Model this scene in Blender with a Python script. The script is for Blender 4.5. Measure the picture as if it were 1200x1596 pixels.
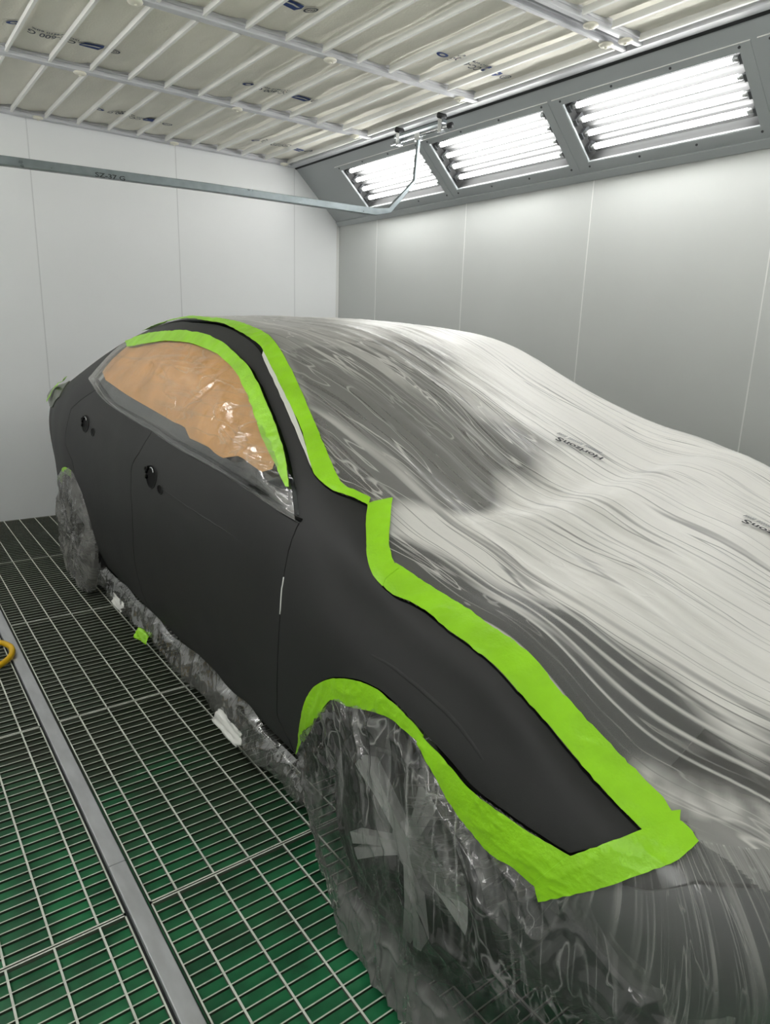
import bpy, bmesh, math, random
import numpy as np
from mathutils import Matrix, Vector
from mathutils.geometry import delaunay_2d_cdt

for o in list(bpy.data.objects):
    bpy.data.objects.remove(o)
scn = bpy.context.scene
COL = scn.collection

# ------------------------------------------------------------------ camera, world, exposure
cam_data = bpy.data.cameras.new('camera')
cam = bpy.data.objects.new('camera', cam_data)
COL.objects.link(cam)
YAW, PITCH, ROLL = math.radians(-36.932), math.radians(75.467), math.radians(1.834)
cam.matrix_world = Matrix.Translation((0, 0, 1.4)) @ Matrix.Rotation(YAW, 4, 'Z') @ Matrix.Rotation(PITCH, 4, 'X') @ Matrix.Rotation(ROLL, 4, 'Z')
cam_data.sensor_fit = 'HORIZONTAL'
cam_data.sensor_width = 36.0
cam_data.lens = 1078.13 / 1200 * 36
cam_data.clip_start = 0.02
scn.camera = cam
world = bpy.data.worlds.new('world')
scn.world = world
world.use_nodes = True
world.node_tree.nodes['Background'].inputs[0].default_value = (.93, .98, 1.0, 1)
world.node_tree.nodes['Background'].inputs[1].default_value = 0.05
vs = scn.view_settings
vs.view_transform = 'Standard'
vs.look = 'None'
vs.gamma = 1
vs.use_curve_mapping = False
vs.exposure = 0.0
TUBE_RIGHT = 22.0      # fluorescent tubes on the right coping
TUBE_LEFT = 17.0       # same tubes on the opposite coping

# ------------------------------------------------------------------ helpers
rng = np.random.RandomState(7)
random.seed(7)


def lin(c):
    c = c / 255.0
    return c / 12.92 if c <= .04045 else ((c + .055) / 1.055) ** 2.4


def rgb(r, g, b):
    return (lin(r), lin(g), lin(b), 1)


def tag(o, label=None, cat=None, group=None, kind=None):
    if label: o['label'] = label
    if cat: o['category'] = cat
    if group: o['group'] = group
    if kind: o['kind'] = kind
    return o


def empty(name, loc=(0, 0, 0), parent=None):
    o = bpy.data.objects.new(name, None)
    o.empty_display_size = .1
    o.location = loc
    COL.objects.link(o)
    if parent: o.parent = parent
    return o


def link(name, me, mat=None, parent=None, smooth=False):
    if mat and not me.materials: me.materials.append(mat)
    o = bpy.data.objects.new(name, me)
    COL.objects.link(o)
    if parent:
        o.parent = parent
        o.matrix_parent_inverse = Matrix.Translation(-Vector(parent.location)) if parent.type == 'EMPTY' else Matrix.Identity(4)
    if smooth:
        me.polygons.foreach_set('use_smooth', [True] * len(me.polygons))
    return o


def mesh_from(name, verts, faces):
    me = bpy.data.meshes.new(name)
    me.from_pydata([tuple(map(float, v)) for v in verts], [], [tuple(map(int, f)) for f in faces])
    me.update()
    return me


class MB:
    """collects simple solids; build() links them as one mesh object"""
    def __init__(self):
        self.v, self.f = [], []

    def add(self, vs_, fs_):
        n = len(self.v)
        self.v += [tuple(p) for p in vs_]
        self.f += [tuple(i + n for i in f) for f in fs_]
        return self

    def box(self, x0, x1, y0, y1, z0, z1):
        return self.add([(x0, y0, z0), (x1, y0, z0), (x1, y1, z0), (x0, y1, z0), (x0, y0, z1), (x1, y0, z1), (x1, y1, z1), (x0, y1, z1)],
                        [(0, 3, 2, 1), (4, 5, 6, 7), (0, 1, 5, 4), (1, 2, 6, 5), (2, 3, 7, 6), (3, 0, 4, 7)])

    def tube(self, pts, r, n=10, cap=True, closed=False):
        pts = [Vector(p) for p in pts]
        rr = r if isinstance(r, (list, tuple)) else [r] * len(pts)
        rings, up = [], None
        m = len(pts)
        for i, p in enumerate(pts):
            a = pts[(i - 1) % m] if (closed or i > 0) else p
            b = pts[(i + 1) % m] if (closed or i < m - 1) else p
            d = (b - a).normalized()
            if up is None:
                up = Vector((0, 0, 1)) if abs(d.z) < .9 else Vector((1, 0, 0))
            sx = d.cross(up).normalized()
            up = sx.cross(d).normalized()
            rings.append([p + (sx * math.cos(2 * math.pi * k / n) + up * math.sin(2 * math.pi * k / n)) * rr[i] for k in range(n)])
        vv = [q for rg in rings for q in rg]
        ff = []
        for i in range(m if closed else m - 1):
            for k in range(n):
                ff.append((i * n + k, i * n + (k + 1) % n, ((i + 1) % m) * n + (k + 1) % n, ((i + 1) % m) * n + k))
        if cap and not closed:
            ff.append(tuple(range(n))[::-1])
            ff.append(tuple((m - 1) * n + k for k in range(n)))
        return self.add(vv, ff)

    def lathe(self, prof, centre, axis='x', n=40):
        """profile of (radius, axial) turned about an axis through centre"""
        vv, ff = [], []
        for r, a in prof:
            for k in range(n):
                c, s = math.cos(2 * math.pi * k / n) * r, math.sin(2 * math.pi * k / n) * r
                p = {'x': (a, c, s), 'y': (c, a, s), 'z': (c, s, a)}[axis]
                vv.append((p[0] + centre[0], p[1] + centre[1], p[2] + centre[2]))
        for i in range(len(prof) - 1):
            for k in range(n):
                ff.append((i * n + k, i * n + (k + 1) % n, (i + 1) * n + (k + 1) % n, (i + 1) * n + k))
        return self.add(vv, ff)

    def xf(self, fn):
        self.v = [tuple(fn(*p)) for p in self.v]
        return self

    def mesh(self, name):
        return mesh_from(name, self.v, self.f)

    def build(self, name, mat, parent=None, smooth=False):
        return link(name, self.mesh(name), mat, parent, smooth)


def bevel(o, w=.003, seg=2):
    md = o.modifiers.new('bevel', 'BEVEL')
    md.width = w
    md.segments = seg
    md.limit_method = 'ANGLE'
    return o


_tab = np.random.RandomState(3).rand(256, 256)


def vnoise(x, y):
    x, y = np.asarray(x, float), np.asarray(y, float)
    xi, yi = np.floor(x).astype(int), np.floor(y).astype(int)
    fx, fy = x - xi, y - yi
    fx, fy = fx * fx * (3 - 2 * fx), fy * fy * (3 - 2 * fy)
    g = lambda i, j: _tab[(xi + i) & 255, (yi + j) & 255]
    return (g(0, 0) * (1 - fx) + g(1, 0) * fx) * (1 - fy) + (g(0, 1) * (1 - fx) + g(1, 1) * fx) * fy


def ridge(x, y):
    return 1 - np.abs(2 * vnoise(x, y) - 1)


def sstep(a, b, x):
    w = np.clip((x - a) / (b - a), 0, 1)
    return w * w * (3 - 2 * w)


# ------------------------------------------------------------------ materials
def nodes(name):
    m = bpy.data.materials.new(name)
    m.use_nodes = True
    nt = m.node_tree
    return m, nt, nt.nodes, nt.links, nt.nodes['Principled BSDF']


def nd(nt, typ, **kw):
    n = nt.nodes.new(typ)
    for k, v in kw.items():
        if k.startswith('i_'):
            key = k[2:]
            n.inputs[int(key) if key.isdigit() else key].default_value = v
        else:
            setattr(n, k, v)
    return n


def tex_noise(nt, scale=(1, 1, 1), nscale=5, detail=3, coord='Object', rough=.5, uv=None):
    tc = nd(nt, 'ShaderNodeTexCoord')
    mp = nd(nt, 'ShaderNodeMapping')
    mp.inputs['Scale'].default_value = scale
    nt.links.new(tc.outputs[coord], mp.inputs[0])
    nz = nd(nt, 'ShaderNodeTexNoise')
    nz.inputs['Scale'].default_value = nscale
    nz.inputs['Detail'].default_value = detail
    nz.inputs['Roughness'].default_value = rough
    nt.links.new(mp.outputs[0], nz.inputs['Vector'])
    return nz


def mapr(nt, src, a, b, c, d, clamp=True, smooth=False):
    m = nd(nt, 'ShaderNodeMapRange')
    m.clamp = clamp
    if smooth: m.interpolation_type = 'SMOOTHSTEP'
    for i, v in zip((1, 2, 3, 4), (a, b, c, d)): m.inputs[i].default_value = v
    nt.links.new(src, m.inputs[0])
    return m.outputs[0]


def mth(nt, op, a, b=None, c=None):
    m = nd(nt, 'ShaderNodeMath', operation=op)
    for i, v in enumerate((a, b, c)):
        if v is None: continue
        if isinstance(v, (int, float)): m.inputs[i].default_value = v
        else: nt.links.new(v, m.inputs[i])
    return m.outputs[0]


def mat_plain(name, col, rough=.5, metal=0, vary=.06, vscale=4, stretch=(1, 1, 1), bump=0, bscale=60, spec=.5, coat=0, rvary=.0):
    m, nt, N, L, P = nodes(name)
    P.inputs['Roughness'].default_value = rough
    P.inputs['Metallic'].default_value = metal
    P.inputs['Specular IOR Level'].default_value = spec
    P.inputs['Coat Weight'].default_value = coat
    nz = tex_noise(nt, stretch, vscale, 4)
    hs = nd(nt, 'ShaderNodeHueSaturation')
    hs.inputs['Color'].default_value = col
    L.new(mapr(nt, nz.outputs[0], .3, .7, 1 - vary, 1 + vary), hs.inputs['Value'])
    L.new(hs.outputs[0], P.inputs['Base Color'])
    if rvary:
        L.new(mapr(nt, nz.outputs[0], .3, .7, rough - rvary, rough + rvary), P.inputs['Roughness'])
    if bump:
        nb = tex_noise(nt, (1, 1, 1), bscale, 3)
        bp = nd(nt, 'ShaderNodeBump')
        bp.inputs['Strength'].default_value = bump
        bp.inputs['Distance'].default_value = .01
        L.new(nb.outputs[0], bp.inputs['Height'])
        L.new(bp.outputs[0], P.inputs['Normal'])
    return m


def mat_emit(name, col, strength):
    m, nt, N, L, P = nodes(name)
    P.inputs['Base Color'].default_value = (.9, .9, .9, 1)
    P.inputs['Emission Color'].default_value = col
    P.inputs['Emission Strength'].default_value = strength
    return m


def mat_film(name, lo, hi, white=(.80, .79, .75, 1), line_dark=.55, line_light=.45, rough=.16, su=1.0, sv=1.0, bump=.6, gloss=1.0, tint=.96, tint_hi=None):
    """thin plastic sheeting: clear where it clings, milky where it hangs loose (vertex value 'dens'), creased along uv 'flow'"""
    m, nt, N, L, P = nodes(name)
    N.remove(P)
    out = N['Material Output']
    uv = nd(nt, 'ShaderNodeUVMap', uv_map='flow')
    at = nd(nt, 'ShaderNodeAttribute', attribute_name='dens')
    dens = at.outputs['Fac']

    def streak(a, b, off, dist=.6, detail=2):
        mp = nd(nt, 'ShaderNodeMapping')
        mp.inputs['Scale'].default_value = (a * su, b * sv, 1)
        mp.inputs['Location'].default_value = (off, off * .7, 0)
        L.new(uv.outputs[0], mp.inputs[0])
        nz = nd(nt, 'ShaderNodeTexNoise')
        nz.inputs['Scale'].default_value = 1
        nz.inputs['Detail'].default_value = detail
        nz.inputs['Distortion'].default_value = dist
        L.new(mp.outputs[0], nz.inputs['Vector'])
        return nz.outputs[0]

    s1 = streak(.55, 15, 3.1, .25, 1)
    s2 = streak(.9, 34, 11.3, .3, 1)
    s3 = streak(3.5, 18, 23.7, .45, 2)
    pa = streak(.8, 3.0, 5.5, .4, 2)
    pb = streak(1.1, 4.2, 15.5, .4, 2)

    def line(s, w):
        return mapr(nt, mth(nt, 'ABSOLUTE', mth(nt, 'SUBTRACT', s, .5)), 0, w, 1, 0, smooth=True)

    ln1, ln2, ln3 = line(s1, .022), line(s2, .028), line(s3, .022)
    ln1w = line(s1, .05)
    fa, fb_ = mapr(nt, pa, .42, .58, 0, 1), mapr(nt, pb, .44, .58, 0, 1)
    dark = mth(nt, 'MULTIPLY', mth(nt, 'MAXIMUM', mth(nt, 'MULTIPLY', ln1, mth(nt, 'ADD', mth(nt, 'MULTIPLY', fa, .85), .15)), mth(nt, 'MULTIPLY', ln2, fb_)), line_dark)
    lite = mth(nt, 'MULTIPLY', mth(nt, 'MAXIMUM', mth(nt, 'MULTIPLY', ln1w, fb_), mth(nt, 'MAXIMUM', mth(nt, 'MULTIPLY', ln3, fa), mth(nt, 'MULTIPLY', ln2, mth(nt, 'MULTIPLY', fa, .6)))), line_light)  # glints along the creases painted in as pale lines
    op_hi = mth(nt, 'MULTIPLY', mth(nt, 'SUBTRACT', 1.0, dark), hi)
    ca = nd(nt, 'ShaderNodeAttribute', attribute_name='calm')      # 1 = fewer painted glint lines
    op_lo = mth(nt, 'ADD', lo, mth(nt, 'MULTIPLY', lite, mth(nt, 'SUBTRACT', 1.0, ca.outputs['Fac'])))
    mx = nd(nt, 'ShaderNodeMix', data_type='FLOAT')
    L.new(dens, mx.inputs[0]); L.new(op_lo, mx.inputs[2]); L.new(op_hi, mx.inputs[3])
    op = nd(nt, 'ShaderNodeClamp'); L.new(mx.outputs[0], op.inputs[0])
    # relief
    hsum = mth(nt, 'ADD', mth(nt, 'ADD', s1, mth(nt, 'MULTIPLY', s2, .4)), mth(nt, 'ADD', mth(nt, 'MULTIPLY', s3, .35), mth(nt, 'MULTIPLY', mth(nt, 'ADD', ln3, ln1), .08)))
    bp = nd(nt, 'ShaderNodeBump'); bp.inputs['Strength'].default_value = bump; bp.inputs['Distance'].default_value = .02
    L.new(hsum, bp.inputs['Height'])
    tr = nd(nt, 'ShaderNodeBsdfTransparent'); tr.inputs[0].default_value = (tint, tint, tint * .995, 1)
    if tint_hi is not None:                 # denser film tinted darker, for bunched layers and painted shade
        cm = nd(nt, 'ShaderNodeCombineColor')
        tv = mapr(nt, dens, 0, .6, tint, tint_hi)
        for q in range(3): L.new(tv, cm.inputs[q])
        L.new(cm.outputs[0], tr.inputs[0])
    df = nd(nt, 'ShaderNodeBsdfDiffuse'); df.inputs[0].default_value = white
    tl = nd(nt, 'ShaderNodeBsdfTranslucent'); tl.inputs[0].default_value = white
    L.new(bp.outputs[0], df.inputs['Normal'])
    ml = nd(nt, 'ShaderNodeMixShader'); ml.inputs[0].default_value = .15
    L.new(df.outputs[0], ml.inputs[1]); L.new(tl.outputs[0], ml.inputs[2])
    m1 = nd(nt, 'ShaderNodeMixShader')
    L.new(op.outputs[0], m1.inputs[0]); L.new(tr.outputs[0], m1.inputs[1]); L.new(ml.outputs[0], m1.inputs[2])
    gl = nd(nt, 'ShaderNodeBsdfGlossy'); gl.inputs['Roughness'].default_value = rough
    gl.inputs[0].default_value = (1, 1, 1, 1)
    L.new(bp.outputs[0], gl.inputs['Normal'])
    fr = nd(nt, 'ShaderNodeFresnel'); fr.inputs[0].default_value = 1.5
    L.new(bp.outputs[0], fr.inputs['Normal'])
    m2 = nd(nt, 'ShaderNodeMixShader')
    L.new(mth(nt, 'MULTIPLY', mth(nt, 'MINIMUM', fr.outputs[0], .6), gloss), m2.inputs[0])
    L.new(m1.outputs[0], m2.inputs[1]); L.new(gl.outputs[0], m2.inputs[2])
    L.new(m2.outputs[0], out.inputs[0])
    return m


M = {}
M['wall'] = mat_plain('white_steel_panel', rgb(228, 231, 231), .33, vary=.02, vscale=1.5, bump=.02, bscale=9)
M['wall_lit'] = mat_plain('steel_panel_lit', rgb(244, 246, 246), .36, vary=.015, vscale=1.5, bump=.02, bscale=9)  # paler copy of the panel, brighter light put into the colour
M['wall_dim'] = mat_plain('steel_panel_dim', rgb(196, 199, 196), .36, vary=.02, vscale=1.5, bump=.02, bscale=9)  # same panel greyed to stand in for dimmer light
M['seam'] = mat_plain('white_seam', rgb(228, 229, 226), .45, vary=.03)
M['joint_pale'] = mat_plain('pale_grey_joint', rgb(222, 224, 224), .5, vary=.04)
M['joint'] = mat_plain('grey_joint', rgb(120, 124, 124), .6, vary=.05)
M['coping'] = mat_plain('grey_coping_steel', rgb(168, 173, 174), .42, vary=.03, vscale=2, bump=.02, bscale=12)
M['frame'] = mat_plain('grey_frame_paint', rgb(208, 209, 213), .4, vary=.04, vscale=5)
M['rib'] = mat_plain('pale_rib_paint', rgb(248, 248, 244), .45, vary=.04)
M['gasket'] = mat_plain('dark_gasket', rgb(38, 40, 41), .7, vary=.1)
M['filter'] = mat_plain('cream_filter_fleece', rgb(248, 245, 234), .95, vary=.07, vscale=3, stretch=(1.5, .5, 1), bump=.25, bscale=90, spec=.1)
M['clip'] = mat_plain('cream_plastic', rgb(232, 229, 214), .5, vary=.03)
M['ink_blue'] = mat_plain('blue_print', rgb(52, 74, 132), .8, vary=.1, vscale=30)
M['ink_grey'] = mat_plain('grey_print', rgb(92, 96, 104), .8, vary=.15, vscale=40)
M['ink_pale'] = mat_plain('pale_print', rgb(215, 214, 205), .8, vary=.08, vscale=40)
M['reflector'] = mat_plain('white_reflector', rgb(70, 71, 71), .4, vary=.01)
M['tube_r'] = mat_emit('lit_tube', (1.0, .992, .975, 1), TUBE_RIGHT)
M['tube_l'] = mat_emit('lit_tube_opposite', (1.0, .992, .975, 1), TUBE_LEFT)
M['cap'] = mat_plain('aluminium_cap', rgb(170, 172, 172), .35, metal=.6, vary=.05)
M['socket'] = mat_plain('dark_socket', rgb(70, 72, 74), .5, vary=.05)
M['galv'] = mat_plain('galvanised_steel', rgb(128, 137, 140), .36, metal=.6, vary=.14, vscale=18, rvary=.1)
M['beamtop'] = mat_plain('scuffed_galvanised_beam', rgb(188, 190, 192), .5, metal=.35, vary=.12, vscale=9, stretch=(3, 1, 1), rvary=.1)
M['chrome'] = mat_plain('polished_steel', rgb(205, 208, 210), .2, metal=1, vary=.04)
def mat_grate(name, top, side):  # upward faces pale, other faces dark
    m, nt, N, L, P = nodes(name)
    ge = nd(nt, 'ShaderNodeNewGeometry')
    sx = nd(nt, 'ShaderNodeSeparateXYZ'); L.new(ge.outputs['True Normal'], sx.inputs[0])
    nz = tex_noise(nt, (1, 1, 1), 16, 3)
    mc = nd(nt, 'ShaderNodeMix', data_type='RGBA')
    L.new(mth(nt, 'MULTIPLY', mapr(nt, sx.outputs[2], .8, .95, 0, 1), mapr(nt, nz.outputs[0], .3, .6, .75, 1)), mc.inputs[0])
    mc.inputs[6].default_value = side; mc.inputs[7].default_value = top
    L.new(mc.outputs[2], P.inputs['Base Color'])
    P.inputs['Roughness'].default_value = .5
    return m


M['grate'] = mat_grate('pale_top_grate_bar', rgb(206, 214, 198), rgb(44, 46, 36))
M['grate_rod'] = mat_grate('pale_top_grate_rod', rgb(226, 230, 218), rgb(90, 94, 82))
def mat_pit():
    """green floor paint, overlaid with old brown overspray dust towards the far half of the booth"""
    m, nt, N, L, P = nodes('green_pit_floor')
    tc = nd(nt, 'ShaderNodeTexCoord'); sx = nd(nt, 'ShaderNodeSeparateXYZ'); L.new(tc.outputs['Object'], sx.inputs[0])
    n1 = tex_noise(nt, (1, 1, 1), 2.4, 4)
    n2 = tex_noise(nt, (1, 1, 1), 9, 4)
    pos = mth(nt, 'ADD', mth(nt, 'MULTIPLY', sx.outputs[1], .55), mth(nt, 'ADD', mth(nt, 'MULTIPLY', sx.outputs[0], .55), mth(nt, 'MULTIPLY', n1.outputs[0], 1.1)))
    dust_shade = mapr(nt, pos, 1.5, 2.2, 0, .93, smooth=True)  # dusty brown together with the car's shade, put into the colour
    g = nd(nt, 'ShaderNodeMix', data_type='RGBA')
    g.inputs[6].default_value = rgb(26, 92, 58); g.inputs[7].default_value = rgb(44, 140, 88)
    L.new(mapr(nt, n2.outputs[0], .35, .7, 0, 1), g.inputs[0])
    c = nd(nt, 'ShaderNodeMix', data_type='RGBA')
    L.new(dust_shade, c.inputs[0]); L.new(g.outputs[2], c.inputs[6]); c.inputs[7].default_value = rgb(52, 54, 43)
    L.new(c.outputs[2], P.inputs['Base Color'])
    L.new(mapr(nt, n1.outputs[0], .3, .7, .28, .5), P.inputs['Roughness'])
    return m


M['pit'] = mat_pit()
M['hose'] = mat_plain('yellow_rubber', rgb(232, 184, 14), .4, vary=.06, vscale=20)
M['marker'] = mat_plain('black_marker', rgb(45, 48, 50), .7, vary=.1)

# car
def mat_primer():
    m, nt, N, L, P = nodes('black_satin_primer')
    nz = tex_noise(nt, (1, 1, 1), 2.3, 5)
    nf = tex_noise(nt, (1, 1, 1), 420, 1)
    hs = nd(nt, 'ShaderNodeHueSaturation')
    hs.inputs['Color'].default_value = (.030, .030, .0295, 1)
    L.new(mapr(nt, nz.outputs[0], .3, .7, .85, 1.2), hs.inputs['Value'])
    L.new(hs.outputs[0], P.inputs['Base Color'])
    L.new(mapr(nt, nz.outputs[0], .3, .7, .46, .58), P.inputs['Roughness'])
    P.inputs['Specular IOR Level'].default_value = .28
    bp = nd(nt, 'ShaderNodeBump'); bp.inputs['Strength'].default_value = .04; bp.inputs['Distance'].default_value = .003
    L.new(nf.outputs[0], bp.inputs['Height']); L.new(bp.outputs[0], P.inputs['Normal'])
    return m


M['primer'] = mat_primer()
M['shell'] = mat_plain('dark_under_body', rgb(22, 22, 22), .75, vary=.1)
M['body'] = mat_plain('grey_body_paint', rgb(62, 64, 65), .3, vary=.04, coat=.5)
M['white_paint'] = mat_plain('white_body_paint', rgb(232, 232, 226), .3, vary=.02)
M['glass'] = mat_plain('dark_tinted_glass', rgb(34, 38, 37), .06, vary=.03)
M['lampglass'] = mat_plain('clear_lamp_lens', rgb(84, 86, 86), .15, vary=.1, vscale=12)
M['lampwrap'] = mat_plain('film_wrapped_lamp', rgb(112, 118, 104), .3, vary=.2, vscale=14, bump=.3, bscale=18)
M['rubber'] = mat_plain('tyre_rubber', rgb(30, 30, 29), .8, vary=.12, vscale=12)
M['alloy'] = mat_plain('bare_alloy', rgb(238, 238, 234), .4, metal=.0, vary=.05)
M['darkalloy'] = mat_plain('dark_grey_alloy', rgb(58, 58, 55), .5, metal=.2, vary=.08)
M['disc'] = mat_plain('brake_disc_iron', rgb(88, 82, 74), .5, metal=.5, vary=.15, vscale=15)
M['recess'] = mat_plain('black_recess', rgb(8, 8, 8), .6, vary=.1, spec=.15)
M['kraft'] = mat_plain('kraft_paper', rgb(230, 174, 106), .62, vary=.14, vscale=7, bump=.25, bscale=22)


def mat_tape():
    m, nt, N, L, P = nodes('lime_masking_tape')
    nz = tex_noise(nt, (1, 1, 1), 9, 4)
    cp = tex_noise(nt, (1, 1, 1), 160, 2)
    wr = tex_noise(nt, (1, 1, 1), 26, 3)
    hs = nd(nt, 'ShaderNodeHueSaturation')
    hs.inputs['Color'].default_value = rgb(160, 228, 36)
    L.new(mapr(nt, nz.outputs[0], .3, .7, .86, 1.08), hs.inputs['Value'])
    L.new(hs.outputs[0], P.inputs['Base Color'])
    P.inputs['Roughness'].default_value = .36
    bp = nd(nt, 'ShaderNodeBump'); bp.inputs['Strength'].default_value = .55; bp.inputs['Distance'].default_value = .004
    L.new(mth(nt, 'ADD', mth(nt, 'MULTIPLY', cp.outputs[0], .35), wr.outputs[0]), bp.inputs['Height'])
    L.new(bp.outputs[0], P.inputs['Normal'])
    return m


M['tape'] = mat_tape()
M['film_top'] = mat_film('masking_film_over_car', .09, .97, white=(.88, .865, .82, 1), bump=.14, rough=.38, line_dark=.7, line_light=.62, gloss=.75)
M['film_wheel'] = mat_film('masking_film_at_wheels', .025, .42, white=(.66, .66, .63, 1), tint=.94, tint_hi=.16, line_light=.34, su=1.0, sv=.35, bump=.5, rough=.09, gloss=1.5)
M['film_rocker'] = mat_film('masking_film_at_rocker', .02, .42, white=(.46, .455, .43, 1), tint=.85, tint_hi=.3, line_light=.25, su=1.2, sv=.4, bump=.35, rough=.13, gloss=.55)
M['film_sill'] = mat_film('masking_film_at_sill', .03, .42, white=(.7, .69, .65, 1), tint=.8, tint_hi=.4, line_light=.22, su=1.2, sv=.4, bump=.35, rough=.10, gloss=.9)
M['film_window'] = mat_film('masking_film_at_window', .0, .30, line_light=.10, su=1, sv=.5, bump=.5, rough=.10, gloss=.28)

# ------------------------------------------------------------------ booth: walls
XL, XR, YN, YB, ZC = -.75, 3.552, -1.7, 5.531, 2.702
ZW = 2.296                                  # where the sloping copings meet the side walls


def wall(name, mb, label):
    o = mb.build(name, M['joint'])
    return tag(o, label, 'wall', kind='structure')


wb = wall('wall_back', MB().box(XL - .1, XR + .1, YB + .03, YB + .10, -.3, 2.95), 'pale grey steel panel wall at the far end of the spray booth')
seams = [XL, .073, 1.079, 2.088, 3.100, XR]
for a, b in zip(seams[:-1], seams[1:]):
    bevel(MB().box(a + .0012, b - .0012, YB, YB + .028, -.02, 2.80).build('wall_panel', M['wall_lit'], wb), .003)
for x in seams[1:-1]:
    MB().box(x - .0035, x + .0035, YB - .0006, YB + .02, -.02, 2.80).build('seam_strip', M['joint_pale'], wb)
MB().box(1.094, 1.125, YB - .0015, YB, -.02, ZC).build('cover_strip', M['wall_lit'], wb)
MB().box(XR - .028, XR, YB - .002, YB - .0002, 0, ZW).build('corner_strip', M['seam'], wb)

wr = wall('wall_right', MB().box(XR + .03, XR + .10, YN, YB + .03, -.3, 2.95), 'pale grey steel panel wall below the light fittings')
ys = [YB, 4.959, 3.889, 2.809, 1.735, .66, -.42, YN]
for a, b in zip(ys[1:], ys[:-1]):
    bevel(MB().box(XR, XR + .028, a + .0012, b - .0012, -.02, 2.40).build('wall_panel', M['wall_dim'], wr), .003)
for y in ys[1:-1]:
    MB().box(XR - .0012, XR + .02, y - .0035, y + .0035, -.02, 2.40).build('seam_strip', M['seam'], wr)
MB().box(XR - .0015, XR, 1.738, 1.785, -.02, ZW).build('cover_strip', M['wall_dim'], wr)

wl = wall('wall_left', MB().box(XL - .10, XL - .03, YN, YB + .03, -.3, 2.95), 'pale grey steel panel wall behind the photographer')
for a, b in zip(ys[1:], ys[:-1]):
    MB().box(XL - .028, XL, a + .0012, b - .0012, -.02, 2.40).build('wall_panel', M['wall_lit'], wl)
wn = wall('wall_front', MB().box(XL - .1, XR + .1, YN - .10, YN - .03, -.3, 2.95), 'pale grey steel panel wall at the booth entrance')
for a, b in zip(seams[:-1], seams[1:]):
    MB().box(a + .0012, b - .0012, YN - .028, YN, -.02, 2.80).build('wall_panel', M['wall_lit'], wn)

# ------------------------------------------------------------------ booth: sloping copings with light fittings
A0 = np.array([3.108, 0, ZC]); B0 = np.array([XR, 0, ZW])
CL = np.hypot(B0[0] - A0[0], B0[2] - A0[2]); CE = (B0 - A0) / CL
CN = np.array([CE[2], 0, -CE[0]])           # towards the room
PAN = [(4.03, 4.97), (2.93, 3.90), (1.83, 2.79), (.73, 1.69), (-.37, .59), (-1.47, -.51)]
E0, E1_ = .13, .485


def cop(e, y, d, side):
    p = A0 + CE * e + CN * d
    x = p[0] if side > 0 else (XL + XR) - p[0]
    return (x, y, p[2])


def cbox(mb, e0, e1, y0, y1, d0, d1, side):
    sub = MB().box(e0, e1, y0, y1, d0, d1)
    sub.xf(lambda e, y, d: cop(e, y, d, side))
    return mb.add(sub.v, sub.f)


def coping(side, name, label):
    mb = MB()
    cbox(mb, 0, E0, YN, YB, -.012, 0, side)
    cbox(mb, E1_, CL, YN, YB, -.012, 0, side)
    edges = [YB] + [v for a, b in PAN for v in (b, a)] + [YN]
    for k in range(0, len(edges), 2):
        cbox(mb, E0, E1_, edges[k + 1], edges[k], -.012, 0, side)
    o = tag(mb.build(name, M['coping']), label, 'coping', kind='structure')
    mb = MB(); cbox(mb, CL - .05, CL - .004, YN, YB - .002, 0, .010, side)
    mb.build('bottom_lip', M['coping'], o)
    mb = MB(); cbox(mb, -.004, .012, YN, YB - .002, -.004, .006, side)
    mb.build('edge_gasket', M['gasket'], o)
    return o


coping(1, 'trim_1', 'grey sloping steel coping between ceiling and right wall')
coping(-1, 'trim_2', 'grey sloping steel coping between ceiling and left wall')
screw_me = None
PLACE = ['farthest away, behind the hanging bent arm', 'middle one of the three in view', 'largest in view, at the upper right']


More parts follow.
